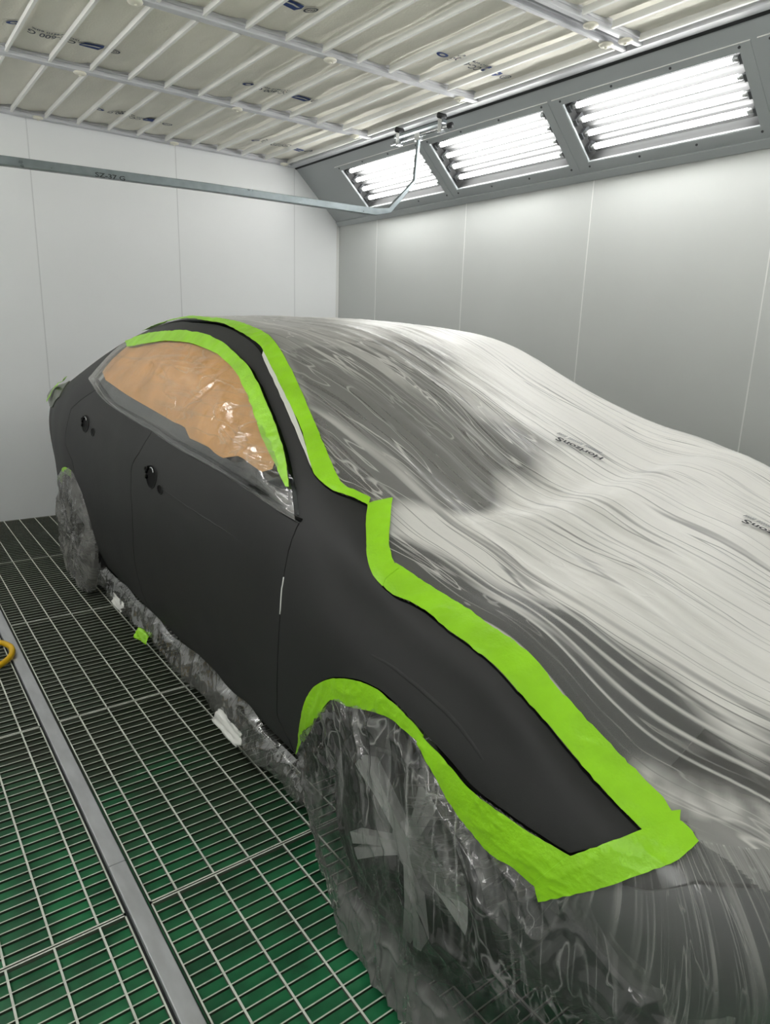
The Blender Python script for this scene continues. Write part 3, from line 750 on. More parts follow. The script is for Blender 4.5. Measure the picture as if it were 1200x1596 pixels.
 'ltape_out': [(3.01,3.03), (3.04,2.92), (3.08,2.81), (3.11,2.69), (3.14,2.58), (3.18,2.48), (3.21,2.41), (3.25,2.36), (3.29,2.33), (3.33,2.32), (3.37,2.32), (3.41,2.31), (3.44,2.29), (3.49,2.24), (3.53,2.18), (3.59,2.15), (3.62,2.14), (3.66,2.14), (3.70,2.15), (3.74,2.16), (3.78,2.17), (3.82,2.19), (3.85,2.20), (3.90,2.23), (3.93,2.27), (3.96,2.30), (3.99,2.34), (4.03,2.38), (4.07,2.43), (4.10,2.47), (4.14,2.51), (4.19,2.56), (4.23,2.60), (4.27,2.65), (4.32,2.69), (4.36,2.74), (4.41,2.78)],
 'atape_out': [(6.80,1.12), (6.74,1.25), (6.69,1.37), (6.64,1.48), (6.60,1.59), (6.55,1.69), (6.48,1.84), (6.40,1.97), (6.30,2.10), (6.17,2.23), (6.03,2.36), (5.89,2.48), (5.75,2.58), (5.61,2.68), (5.48,2.77), (5.39,2.83), (5.30,2.88), (5.21,2.92), (5.13,2.96), (5.06,2.98), (4.99,2.99), (4.92,3.00), (4.84,3.01), (4.77,3.01), (4.70,3.01), (4.64,3.00), (4.57,2.99), (4.51,2.98), (4.44,2.97), (4.38,2.96)],
 'atape_in': [(4.38,2.79), (4.47,2.77), (4.57,2.76), (4.64,2.75), (4.72,2.75), (4.80,2.74), (4.88,2.72), (4.97,2.68), (5.06,2.62), (5.15,2.56), (5.24,2.50), (5.37,2.41), (5.51,2.33), (5.64,2.26), (5.80,2.22), (5.93,2.16), (6.01,2.06), (6.09,1.94), (6.17,1.79), (6.25,1.68), (6.33,1.55), (6.42,1.41), (6.52,1.27), (6.63,1.12), (6.76,0.94), (6.93,0.63), (7.15,0.17)],
 'wtape_out': [(13.08,4.68), (12.93,4.70), (12.80,4.72), (12.66,4.74), (12.49,4.76), (12.33,4.77), (12.16,4.78), (12.00,4.79), (11.86,4.80), (11.74,4.82), (11.62,4.83), (11.50,4.83), (11.39,4.84), (11.27,4.84), (11.15,4.84), (11.01,4.83), (10.85,4.83), (10.65,4.82), (10.47,4.81), (10.27,4.81), (10.10,4.81), (9.95,4.82), (9.81,4.83), (9.71,4.83), (9.61,4.83), (9.52,4.84), (9.42,4.84), (9.33,4.84), (9.24,4.84), (9.14,4.84), (9.02,4.84), (8.91,4.83), (8.79,4.83), (8.68,4.82), (8.55,4.81), (8.43,4.80), (8.32,4.78), (8.20,4.75), (8.08,4.71), (7.96,4.65), (7.84,4.58), (7.72,4.49)],
 'wtape_in': [(7.75,4.46), (7.88,4.51), (8.01,4.55), (8.13,4.58), (8.27,4.60), (8.41,4.61), (8.55,4.62), (8.69,4.63), (8.82,4.64), (8.93,4.65), (9.03,4.67), (9.13,4.68), (9.22,4.69), (9.31,4.70), (9.41,4.70), (9.51,4.71), (9.62,4.71), (9.73,4.71), (9.83,4.72), (9.97,4.72), (10.12,4.72), (10.29,4.72), (10.47,4.72), (10.70,4.73), (10.90,4.73), (11.08,4.73), (11.20,4.73), (11.31,4.73), (11.42,4.73), (11.53,4.72), (11.64,4.71), (11.76,4.70), (11.88,4.69), (12.02,4.67), (12.15,4.65), (12.29,4.63), (12.44,4.61), (12.60,4.59), (12.77,4.58)],
 'paper': [(12.91,4.64), (12.71,4.64), (12.54,4.66), (12.38,4.68), (12.23,4.69), (12.10,4.71), (11.95,4.72), (11.82,4.74), (11.71,4.75), (11.60,4.77), (11.49,4.77), (11.38,4.77), (11.26,4.77), (11.15,4.77), (11.00,4.77), (10.82,4.77), (10.60,4.76), (10.43,4.76), (10.25,4.75), (10.09,4.75), (9.95,4.75), (9.82,4.75), (9.71,4.75), (9.61,4.75), (9.50,4.75), (9.41,4.74), (9.31,4.74), (9.22,4.73), (9.12,4.72), (9.03,4.71), (8.93,4.70), (8.83,4.69), (8.71,4.67), (8.59,4.66), (8.47,4.65), (8.35,4.63), (8.24,4.50), (8.34,4.36), (8.58,4.33), (8.72,4.32), (8.86,4.31), (8.99,4.29), (9.11,4.23), (9.24,4.17), (9.35,4.16), (9.49,4.16), (9.63,4.17), (9.81,4.16), (10.01,4.15), (10.20,4.14), (10.48,4.19), (10.66,4.19), (10.85,4.18), (11.01,4.18), (11.15,4.18), (11.28,4.18), (11.40,4.18), (11.54,4.18), (11.69,4.18), (11.83,4.18), (12.03,4.18), (12.24,4.18), (12.41,4.18), (12.59,4.18), (12.75,4.18), (13.03,4.25), (13.04,4.33), (13.03,4.43)],
 'crease': [(6.47,2.28), (6.33,2.41), (6.20,2.55), (6.09,2.69), (5.98,2.81), (5.86,2.94), (5.75,3.06), (5.62,3.19), (5.54,3.27), (5.45,3.35), (5.35,3.42), (5.25,3.48), (5.16,3.53), (5.08,3.56), (5.00,3.59), (4.92,3.60), (4.84,3.61), (4.76,3.62), (4.67,3.63), (4.60,3.63), (4.53,3.63), (4.46,3.63), (4.39,3.63), (4.32,3.63), (4.26,3.63), (4.20,3.62), (4.15,3.61), (4.10,3.60), (4.05,3.59), (4.01,3.57), (3.97,3.55), (3.93,3.54), (3.89,3.52), (3.85,3.50), (3.81,3.47), (3.77,3.44), (3.74,3.41), (3.71,3.38), (3.67,3.35), (3.65,3.32), (3.61,3.28), (3.58,3.24), (3.55,3.21), (3.52,3.17), (3.49,3.13)],
 'doorline': [(12.48,3.02), (12.32,3.02), (12.17,3.01), (12.03,3.01), (11.90,3.01), (11.77,3.01), (11.64,3.01), (11.51,3.01), (11.40,3.01), (11.30,3.00), (11.19,3.00), (11.08,2.99), (10.95,2.99), (10.80,2.98), (10.63,2.98), (10.44,2.98), (10.24,2.98), (10.08,2.98), (9.92,2.98), (9.77,2.98), (9.62,2.99), (9.47,2.99), (9.32,2.99), (9.17,3.00), (9.02,3.00), (8.87,3.01), (8.71,3.01), (8.55,3.01), (8.41,3.01), (8.27,3.01), (8.13,3.01), (7.99,3.01), (7.85,3.01), (7.71,3.00), (7.57,3.00), (7.43,2.99), (7.30,2.99), (7.17,3.00), (7.04,3.02), (6.93,3.06)],
 'ws_dark': [(9.86,5.25), (9.84,5.33), (9.84,5.41), (9.84,5.50), (9.84,5.58), (9.85,5.67), (9.86,5.76), (9.86,5.85), (9.86,5.93), (9.84,6.08), (9.82,6.18), (9.80,6.30), (9.77,6.42), (9.74,6.53), (9.71,6.62), (9.60,6.73), (9.46,6.74), (9.31,6.72), (9.22,6.71), (9.14,6.70), (8.99,6.70), (8.90,6.69), (8.82,6.68), (8.73,6.68), (8.65,6.68), (8.56,6.68), (8.48,6.68), (8.34,6.71), (8.22,6.77), (8.11,6.84), (7.99,6.89), (7.87,6.88), (7.75,6.81), (7.62,6.70), (7.49,6.55), (7.35,6.39), (7.28,6.31), (7.15,6.15), (7.02,6.02), (6.89,5.88), (6.86,5.78), (6.92,5.65), (6.91,5.55), (6.91,5.44), (6.92,5.33), (6.94,5.24), (7.00,5.13), (7.10,5.05), (7.24,5.00), (7.35,5.00), (7.52,5.03), (7.61,5.05), (7.71,5.08), (7.82,5.10), (7.93,5.13), (8.05,5.14), (8.13,5.15), (8.22,5.16), (8.32,5.17), (8.42,5.17), (8.52,5.18), (8.63,5.18), (8.73,5.19), (8.84,5.19), (8.94,5.20), (9.04,5.21), (9.13,5.21)],
 'hood_dark': [(6.33,5.20), (6.20,5.28), (6.03,5.35), (5.91,5.38), (5.76,5.42), (5.59,5.45), (5.51,5.47), (5.38,5.49), (5.24,5.52), (5.09,5.55), (4.94,5.57), (4.80,5.59), (4.65,5.61), (4.51,5.62), (4.39,5.63), (4.27,5.64), (4.15,5.65), (4.04,5.66), (3.93,5.66), (3.83,5.68), (3.74,5.69), (3.65,5.71), (3.57,5.73), (3.48,5.75), (3.40,5.76), (3.31,5.78), (3.23,5.78), (3.14,5.78), (3.05,5.76), (2.96,5.74), (2.86,5.72), (2.76,5.69), (2.67,5.67), (2.57,5.64), (2.46,5.61), (2.36,5.57), (2.26,5.53), (2.18,5.50), (2.03,5.40), (1.96,5.31), (2.07,5.31), (2.16,5.32), (2.26,5.34), (2.36,5.35), (2.45,5.34), (2.53,5.33), (2.61,5.31), (2.73,5.27), (2.83,5.23), (2.93,5.18), (3.06,5.16), (3.15,5.16), (3.25,5.16), (3.36,5.16), (3.47,5.16), (3.58,5.15), (3.70,5.13), (3.81,5.11), (3.90,5.10), (3.99,5.09), (4.08,5.08), (4.19,5.08), (4.32,5.08), (4.47,5.09), (4.55,5.09), (4.63,5.09), (4.72,5.10), (4.80,5.10), (4.88,5.10), (5.03,5.09), (5.16,5.08), (5.32,5.08), (5.41,5.08), (5.56,5.08), (5.71,5.08), (5.80,5.08)],
 'lamp_band': [(2.96,5.25), (2.87,5.27), (2.79,5.28), (2.70,5.29), (2.61,5.30), (2.49,5.32), (2.40,5.32), (2.31,5.33), (2.21,5.32), (2.11,5.31), (2.03,5.30), (1.89,5.21), (1.98,5.18), (2.06,5.19), (2.16,5.20), (2.25,5.20), (2.35,5.19), (2.43,5.18), (2.52,5.18), (2.61,5.19), (2.70,5.20), (2.79,5.21)],
 'lamp': [(2.52,5.18), (2.43,5.19), (2.35,5.20), (2.25,5.20), (2.17,5.21), (2.08,5.22), (1.99,5.21), (1.89,5.14), (1.85,5.03), (1.84,4.91), (1.84,4.74), (1.85,4.56), (1.86,4.40), (1.87,4.25), (1.88,4.15), (1.91,4.07), (1.96,4.19), (1.99,4.31), (2.02,4.43), (2.05,4.55), (2.08,4.64), (2.14,4.78), (2.21,4.89), (2.29,4.99)],
 'quarter_seam': [(13.59,3.30), (14.27,3.45)],
}

def frame_at(s, t, e=.02):
    s, t = np.asarray(s, float), np.asarray(t, float)
    ds = (S(s + e, t) - S(s - e, t)); dt = (S(s, t + e) - S(s, t - e))
    n = -np.cross(ds, dt)
    ln = np.linalg.norm(n, axis=-1, keepdims=True)
    return n / np.maximum(ln, 1e-9), np.linalg.norm(ds, axis=-1) / (2 * e), np.linalg.norm(dt, axis=-1) / (2 * e)


def inpoly(P, poly):
    P, poly = np.asarray(P, float), np.asarray(poly, float)
    x, y = P[..., 0], P[..., 1]
    c = np.zeros(x.shape, bool)
    for i in range(len(poly)):
        (x1, y1), (x2, y2) = poly[i - 1], poly[i]
        if y1 == y2: continue
        m = ((y1 > y) != (y2 > y)) & (x < (x2 - x1) * (y - y1) / (y2 - y1) + x1)
        c ^= m
    return c


def pdist(P, poly):
    P, poly = np.asarray(P, float), np.asarray(poly, float)
    d = np.full(P.shape[:-1], 1e9)
    for i in range(len(poly)):
        a, b = poly[i - 1], poly[i]
        ab = b - a
        L2 = max(ab @ ab, 1e-12)
        w = np.clip(((P - a) @ ab) / L2, 0, 1)
        q = P - (a + w[..., None] * ab)
        d = np.minimum(d, np.hypot(q[..., 0], q[..., 1]))
    return d


def resample(poly, step):
    o = []
    n = len(poly)
    for i in range(n):
        a, b = np.array(poly[i], float), np.array(poly[(i + 1) % n], float)
        m = max(1, int(math.ceil(np.abs(b - a).max() / step)))
        for k in range(m): o.append(a + (b - a) * k / m)
    return np.array(o)


def shrink(poly, g):
    """move an outline inwards by g metres on the surface"""
    if not g: return poly
    P = np.array(poly)
    _, ls, lt = frame_at(P[:, 0], P[:, 1])
    sc = np.stack([np.maximum(ls, .02), np.maximum(lt, .02)], -1)
    prev, nxt = np.roll(P, 1, 0), np.roll(P, -1, 0)
    tan = (nxt - prev) * sc
    tan /= np.maximum(np.linalg.norm(tan, axis=1, keepdims=True), 1e-9)
    area = ((P[:, 0] * np.roll(P[:, 1], -1)) - (np.roll(P[:, 0], -1) * P[:, 1])).sum()
    nr = np.stack([-tan[:, 1], tan[:, 0]], -1) * (1 if area > 0 else -1)
    return P + nr * g / sc


def fill(poly, step):
    P = resample(poly, step)
    lo, hi = P.min(0), P.max(0)
    gs, gt = np.meshgrid(np.arange(lo[0] + step / 2, hi[0], step), np.arange(lo[1] + step / 2, hi[1], step), indexing='ij')
    G = np.stack([gs.ravel(), gt.ravel()], -1)
    if len(G):
        G = G[inpoly(G, P)]
        if len(G): G = G[pdist(G, P) > step * .45]
    n = len(P)
    vs_ = [Vector((float(a), float(b))) for a, b in P] + [Vector((float(a), float(b))) for a, b in G]
    r = delaunay_2d_cdt(vs_, [(i, (i + 1) % n) for i in range(n)], [], 1, 1e-5)
    V = np.array([(p.x, p.y) for p in r[0]])
    F = [tuple(f) for f in r[2]]
    return V, F


def solid(V3, N3, F, thick):
    """sheet with a rim: outer skin V3, inner skin thick behind it"""
    n = len(V3)
    e = {}
    for f in F:
        for a, b in zip(f, f[1:] + f[:1]): e[(a, b)] = 1
    rim = [(b, a) for (a, b) in e if (b, a) not in e]
    V4 = V3 - N3 * thick
    rv, rf = [], []
    for k, (b, a) in enumerate(rim):
        rv += [V3[b], V3[a], V4[a], V4[b]]
        rf.append((2 * n + 4 * k, 2 * n + 4 * k + 1, 2 * n + 4 * k + 2, 2 * n + 4 * k + 3))
    return np.concatenate([V3, V4] + ([np.array(rv)] if rv else [])), list(F) + [tuple(i + n for i in f[::-1]) for f in F] + rf


def orient(V3, N3, F):
    o = []
    for f in F:
        a, b, c = V3[f[0]], V3[f[1]], V3[f[2]]
        o.append(f if np.dot(np.cross(b - a, c - a), N3[f[0]]) > 0 else f[::-1])
    return o


def panel(name, poly, mat, parent=None, off=0.0, thick=.008, step=.12, gap=0.0, disp=None, mirror=False, dens=None):
    P = resample(poly, step)
    if gap: P = shrink(P, gap)
    V, F = fill(P, step)
    if mirror: V = np.stack([V[:, 0], 14 - V[:, 1]], -1)
    n, _, _ = frame_at(V[:, 0], V[:, 1])
    p = S(V[:, 0], V[:, 1])
    o = off + (disp(p, V) if disp is not None else 0)
    p = p + n * (o[:, None] if isinstance(o, np.ndarray) else o)
    F = orient(p, n, F)
    v2, f2 = solid(p, n, F, thick)
    me = mesh_from(name, v2, f2)
    if dens is not None:
        uv = me.uv_layers.new(name='flow')
        fl = np.stack([p[:, 1], p[:, 2] + .6 * p[:, 0]], -1)
        ext_ = len(me.vertices) - 2 * len(p)
        fl = np.concatenate([fl, fl, np.zeros((ext_, 2))])
        li = np.zeros(len(me.loops), int); me.loops.foreach_get('vertex_index', li)
        uv.data.foreach_set('uv', fl[li].ravel())
        at = me.attributes.new('dens', 'FLOAT', 'POINT')
        dv = dens(p, V)
        at.data.foreach_set('value', np.concatenate([dv, dv, np.zeros(ext_)]))
    ob = link(name, me, mat, parent)
    me.polygons.foreach_set('use_smooth', [i < 2 * len(F) for i in range(len(me.polygons))])
    return ob


def inv_yz(y, z, s=6., t=2.):
    for _ in range(30):
        p = S(s, t); e = 1e-3
        ds = (S(s + e, t) - p) / e; dt = (S(s, t + e) - p) / e
        J = np.array([[ds[1], dt[1]], [ds[2], dt[2]]])
        d = np.linalg.solve(J + np.eye(2) * 1e-9, np.array([y - p[1], z - p[2]]))
        d = np.clip(d, -.6, .6); s = float(np.clip(s + d[0], .5, 16.5)); t = float(np.clip(t + d[1], 0, 4.5))
    return s, t


def inv_xy(x, y, s=6., t=6.5, nit=30):
    for _ in range(nit):
        p = S(s, t); e = 1e-3
        ds = (S(s + e, t) - p) / e; dt = (S(s, t + e) - p) / e
        J = np.array([[ds[0], dt[0]], [ds[1], dt[1]]])
        d = np.linalg.solve(J + np.eye(2) * 1e-9, np.array([x - p[0], y - p[1]]))
        d = np.clip(d, -.5, .5); s = float(np.clip(s + d[0], 0.2, 16.5)); t = float(np.clip(t + d[1], 4.5, 9.5))
    return s, t


WF = (.812, 1.003, .286)      # front wheel, near side
WR = (.85, 3.885, .322)      # rear wheel, near side
ARF, ARR = (1.10, .30, .345), (3.885, .305, .35)     # arches: y, z, radius

car = tag(empty('car', (XC, 2.5, 0)), 'black primed fastback car masked with lime tape and plastic film', 'car')

# under-shell with the wheel openings left out
us, ut = np.linspace(0, NS, NS * 8 + 1), np.linspace(0, 14, 14 * 8 + 1)
gs, gt = np.meshgrid(us, ut, indexing='ij')
nrm, _, _ = frame_at(gs, gt)
pp = S(gs, gt) - nrm * .022
idx = np.arange(gs.size).reshape(gs.shape)
fc = np.stack([idx[:-1, :-1], idx[:-1, 1:], idx[1:, 1:], idx[1:, :-1]], -1).reshape(-1, 4)
pm = (pp[:-1, :-1] + pp[1:, 1:]) / 2
side_ = (np.minimum(gt, 14 - gt)[:-1, :-1] < 3.4)
hole = np.zeros(side_.shape, bool)
for (cy, cz, r) in (ARF, ARR):
    hole |= side_ & ((pm[..., 1] - cy) ** 2 + (pm[..., 2] - cz) ** 2 < (r + .02) ** 2)
    hole |= side_ & (np.abs(pm[..., 1] - cy) < r) & (pm[..., 2] < cz)
hole |= side_ & (pm[..., 1] > .66) & (pm[..., 1] < 1.2) & (pm[..., 2] < .5)
link('under_body', mesh_from('under_body', pp.reshape(-1, 3), fc[~hole.ravel()]), M['shell'], car, True)
MB().box(XC - .72, XC + .72, .5, 4.6, .16, .30).build('floor_pan', M['shell'], car)
for (cy, cz, r) in (ARF, ARR):
    for sx in (1, -1):
        pts = [(XC + sx * h, cy + (r + .03) * math.cos(a), cz + (r + .03) * math.sin(a)) for h in (.90, .60) for a in np.linspace(-.3, math.pi + .3, 20)]
        fs_ = [(k, k + 1, 21 + k, 20 + k) for k in range(19)]
        fs_.append(tuple(range(20, 40)))
        link('wheel_arch_liner', mesh_from('wheel_arch_liner', pts, fs_), M['shell'], car)

O = {k: [tuple(p) for p in v] for k, v in OUT.items()}
arch_f = [(6.88, .55), (7.0, .10), (7.22, .10)]
fender = O['fender_top'] + O['fender_low'] + arch_f + [(7.21, .6)] + O['gap_front'] + O['sail']
door_f = [(7.25, .10), (7.23, .6)] + O['gap_front'] + O['belt'][1:]
# split the belt at the gap between the doors
bi = min(range(len(O['belt'])), key=lambda i: abs(O['belt'][i][0] - O['gap_mid'][0][0]))
front_door = [(7.25, .10), (7.22, .6)] + O['gap_front'] + O['belt'][1:bi] + O['gap_mid'] + [(11.52, .5), (11.5, .10)]
bj = min(range(len(O['belt'])), key=lambda i: abs(O['belt'][i][0] - O['gap_rear'][0][0]))
rear_door = [(11.5, .10), (11.52, .5)] + O['gap_mid'][::-1] + O['belt'][bi + 1:bj] + O['gap_rear'] + [(12.85, .9), (12.72, .10)]
arc_r = [inv_yz(ARR[0] + ARR[2] * math.cos(a), ARR[1] + ARR[2] * math.sin(a), 13.5, 2) for a in np.linspace(math.pi * 1.02, -.1, 26)]
quarter = (O['rail'] + [(12.3, 5.03), (12.8, 5.03), (13.4, 5.04), (14, 5.05), (14.6, 5.06), (15.1, 5.03), (15.3, 4.6), (15.45, 3.9), (15.5, 3.0), (15.4, 2.0), (15.3, 1.2), (15.2, .3)]
           + arc_r[::-1] + O['gap_rear'][::-1] + O['belt'][bj:] + O['dlo'][::-1] + O['sail'][-1:])

for mir in (False, True):
    PM = M['primer'] if not mir else M['body']
    fo = panel('front_fender', fender, PM, car, gap=.002, mirror=mir)
    panel('front_door', front_door, PM, car, gap=.002, mirror=mir)
    panel('rear_door', rear_door, PM, car, gap=.002, mirror=mir)
    panel('body_side', quarter, PM, car, gap=.002, mirror=mir)
    gl = panel('side_glass', O['dlo'] + O['belt'][::-1], M['glass'], car, off=-.012, thick=.004, mirror=mir)
    panel('rocker', [(6.95, 0.0), (6.95, .09), (12.7, .09), (12.7, 0.0)], M['body'], car, off=-.004, mirror=mir)
tag(gl)
panel('pillar_strip', O['rail'][:max(3, len(O['rail']) // 2 + 2)][:0] + [p for p in O['rail'] if p[0] < 10.02] + O['strip_in'][::-1], M['white_paint'], car, off=.0012, thick=.004)['label'] = 'bare white strip of body paint along the windscreen pillar'
panel('hood', [(2.75, 5.05), (3.4, 5.06), (4.6, 5.06), (5.8, 5.03), (6.6, 5.06), (6.85, 5.2), (6.85, 8.8), (6.6, 8.94), (5.8, 8.97), (4.6, 8.94), (3.4, 8.94), (2.75, 8.95)], M['body'], car, gap=.002, step=.2)
panel('windscreen', [(7.1, 5.25), (8.5, 5.22), (9.8, 5.2), (9.95, 5.5), (9.95, 8.5), (9.8, 8.8), (8.5, 8.78), (7.1, 8.75)], M['glass'], car, off=-.003, step=.2)
panel('roof', [(10.02, 5.25), (11, 5.15), (12, 5.1), (13.2, 5.12), (13.2, 8.88), (12, 8.9), (11, 8.85), (10.02, 8.75)], M['body'], car, gap=.002, step=.2)
panel('rear_window', [(13.3, 5.2), (14.8, 5.2), (14.8, 8.8), (13.3, 8.8)], M['glass'], car, off=-.003, step=.2)
panel('boot_lid', [(14.9, 5.1), (16.2, 5.1), (16.2, 8.9), (14.9, 8.9)], M['body'], car, gap=.002, step=.2)
panel('rear_bumper', [(15.55, .1), (16.9, .1), (16.9, 6.8), (16.3, 6.8), (16.25, 4.8), (15.6, 3.2)], M['body'], car, gap=.002, step=.2)
panel('rear_bumper', [(15.55, .1), (16.9, .1), (16.9, 6.8), (16.3, 6.8), (16.25, 4.8), (15.6, 3.2)], M['body'], car, gap=.002, step=.2, mirror=True)
fb = [(.05, .1), (2.6, .1), (3.3, .1), (3.45, 1.0), (3.5, 2.9), (3.05, 3.25), (2.6, 3.6), (2.3, 4.1), (1.6, 4.3), (1.2, 5.3), (.6, 6.2), (.05, 6.5)]
panel('front_bumper', fb, M['body'], car, gap=.002, step=.15)
panel('front_bumper', fb, M['body'], car, gap=.002, step=.15, mirror=True)
lampo = [(2.64, 4.8), (2.5, 3.75), (2.3, 4.15), (1.7, 4.35), (1.4, 5.2), (2.0, 5.3), (2.6, 5.2)]
panel('headlamp', lampo, M['lampglass'], car, off=.004, step=.15)
panel('headlamp', lampo, M['lampglass'], car, off=.004, step=.15, mirror=True)
panel('grille', [(.03, 2.0), (.9, 2.0), (1.05, 2.6), (.9, 3.2), (.03, 3.2)], M['recess'], car, off=.006, step=.15)
lampr = [(14.5, 3.6), (14.55, 4.15), (15.2, 4.35), (15.9, 4.3), (15.9, 3.5), (15.2, 3.3)]
for mir in (False, True):
    panel('tail_lamp', lampr, M['lampwrap'], car, off=.006, thick=.02, step=.1, mirror=mir, disp=lambda p, V: .026 * sstep(0, .35, pdist(np.stack([V[:, 0], np.minimum(V[:, 1], 14 - V[:, 1])], -1), np.array(lampr))))

# arch flare and door crease as slim raised beads of the pressed panels
def bead(name, line, r, parent, off=.0):
    st = np.array(line)
    n, _, _ = frame_at(st[:, 0], st[:, 1])
    p = S(st[:, 0], st[:, 1]) + n * off
    m = len(p)
    return MB().tube([tuple(q) for q in p], [max(.0008, r * math.sin(math.pi * (i + .5) / m) ** .5) for i in range(m)], 8).build(name, M['primer'], parent, True)


bead('arch_crease', O['crease'], .009, car, -.0068)
bead('door_crease', O['doorline'], .006, car, -.0048)
gw = [p for p in O['gap_front'] if 2.5 < p[1] < 3.0]
if len(gw) > 1:
    MB().tube([tuple(q) for q in S(np.array(gw)[:, 0], np.array(gw)[:, 1])], .0022, 6).build('bare_edge', M['white_paint'], car, True)
bt = np.array(O['belt'])
nb_, _, _ = frame_at(bt[:, 0], bt[:, 1] + .06)
MB().tube([tuple(q) for q in S(bt[:, 0], bt[:, 1] + .06) + nb_ * .000], .0055, 8).build('belt_trim', M['recess'], car, True)


# door handle openings
def recess(px):
    s0, t0, k = px
    n, ls, lt = frame_at(np.array([s0]), np.array([t0]))
    ls, lt, n = ls[0], lt[0], n[0]
    el = lambda a, b, m=22: [(s0 + a / ls * math.cos(q), t0 + b / lt * math.sin(q)) for q in np.linspace(0, 2 * math.pi, m, endpoint=False)]
    h = panel('handle_opening', el(.042 * k, .028 * k), M['recess'], car, off=.0012, thick=.003)
    c = S(s0, t0)
    pts = [S(s0 + .042 * k / ls * math.cos(q), t0 + .028 * k / lt * math.sin(q)) + n * .002 for q in np.linspace(0, 2 * math.pi, 26, endpoint=False)]
    MB().tube([tuple(p) for p in pts], .0016, 6, closed=True).build('opening_rim', M['primer'], h, True)
    if k > .8:
        pts = [S(s0 + (.030 * math.cos(q) - .002) / ls, t0 + .030 * math.sin(q) / lt) + n * .006 for q in np.linspace(.9, 2.6, 10)]
        MB().tube([tuple(p) for p in pts], .0026, 6).build('handle_bracket', M['chrome'], h, True)
        for q, d in ((2.7, .044), (3.1, .052), (3.5, .047), (3.0, .062)):
            a = S(s0 + d * math.cos(q) / ls * -1, t0 + d * math.sin(q) / lt)
            MB().tube([tuple(a + n * .001), tuple(a + n * .008)], .008, 7).build('handle_clip', M['recess'], h, True)


recess(inv_yz(2.602, .846, 11, 3) + (1.4,))
recess(inv_yz(2.50, .812, 11, 3) + (.62,))
recess(inv_yz(3.56, .93, 13, 3.2) + (1.4,))
recess(inv_yz(3.42, .905, 13, 3.2) + (.62,))


# wheels
def wheel(c, out, yaw=0.0, R=.322, ph=.35):
    """out = -1: outer face towards -x"""
    cx, cy, cz = c
    k_ = R / .322
    prof = [(.245, .02), (.275, .005), (.300, .012), (.316, .03), (.322, .055), (.322, .17), (.316, .195), (.300, .213), (.275, .22), (.245, .205)]
    ax = lambda a: -out * a
    cs, sn = math.cos(yaw), math.sin(yaw)
    rot = lambda x, y, z: (cx + (x * cs - y * sn), cy + (x * sn + y * cs), cz + z)
    w = empty('wheel', (0, 0, 0))
    w.parent = car; w.matrix_parent_inverse = Matrix.Translation(-Vector(car.location))
    def go(mb, name, mat, par, sm=True):
        mb.xf(lambda x, y, z: (x, y * k_, z * k_)); mb.xf(rot); o = mb.build(name, mat); o.parent = par
        if sm: o.data.polygons.foreach_set('use_smooth', [True] * len(o.data.polygons))
        return o
    go(MB().lathe([(r, ax(a)) for r, a in prof], (0, 0, 0), 'x', 48), 'tyre', M['rubber'], w)
    go(MB().lathe([(r, ax(a)) for r, a in [(.262, .012), (.266, .018), (.250, .022), (.238, .05), (.232, .12), (.240, .20), (.225, .20), (.222, .05), (.240, .022), (.255, .006), (.262, .012)]], (0, 0, 0), 'x', 48), 'rim', M['darkalloy'], w)
    go(MB().lathe([(r, ax(a)) for r, a in [(.0005, .028), (.034, .028), (.062, .034), (.068, .06), (.0005, .07)]], (0, 0, 0), 'x', 30), 'hub', M['alloy'], w)
    go(MB().lathe([(r, ax(a)) for r, a in [(.05, .085), (.165, .085), (.165, .112), (.05, .112)]], (0, 0, 0), 'x', 40), 'brake_disc', M['disc'], w)
    for k in range(5):
        for dl in (-.16, .16):
            a = 2 * math.pi * k / 5 + ph + dl
            a2 = 2 * math.pi * k / 5 + ph + dl * .55
            d = Vector((0, math.cos(a2), math.sin(a2))); q = Vector((0, math.cos(a), math.sin(a)))
            p0 = q * .045; p1 = d * .248
            tn = Vector((0, -(p1 - p0).z, (p1 - p0).y)).normalized()
            vv = []
            for p, wd, x0, x1 in ((p0, .011, .030, .055), ((p0 + p1) / 2, .0115, .026, .050), (p1, .016, .016, .040)):
                for sx, sw in ((x0, -wd), (x0, wd), (x1, wd * 1.2), (x1, -wd * 1.2)):
                    r_ = p + tn * sw
                    vv.append((ax(sx), r_.y, r_.z))
            ff = [(0, 1, 2, 3), (8, 11, 10, 9)]
            for i in (0, 4):
                for j in range(4): ff.append((i + j, i + 4 + j, i + 4 + (j + 1) % 4, i + (j + 1) % 4))
            go(MB().add(vv, ff), 'spoke', M['alloy'], w, False)
    return w


wheel(WF, -1, 0, .287, .702)
wheel(WR, -1)
wheel((2 * XC - .845, .985, .306), 1, 0, .306)
wheel((2 * XC - WR[0], WR[1], WR[2]), 1)

# ------------------------------------------------------------------ masking film over hood, windscreen, roof and nose
def wrink(p, amp):
    x, y, z = p[..., 0], p[..., 1], p[..., 2]
    a = x + .12 * y + .05 * np.sin(3 * y)
    r1 = ridge(y * 1.3 + 7, a * 15 + .5 * vnoise(x * 4, y * 2)) ** 3
    r2 = ridge(y * 2.2 + 31, a * 34 + vnoise(x * 6, y * 3)) ** 3
    r3 = ridge(x * 9 + y * 5, y * 9 - x * 6) ** 4
    return amp * (r1 + .45 * r2 + .25 * r3)


def loose(s, t):
    return sstep(5.6, 8.7, t) * np.exp(-((s - 5.7) / 2.1) ** 2)


P2 = lambda k: np.array(O[k])
fend_cut = O['fender_top'] + O['fender_low'][:8] + [(4.6, 2.2), (4.6, -1), (18, -1), (18, 5.12), (13, 5.12), (11.4, 5.10), (10.2, 5.1), (9, 5.1), (8, 5.08)]


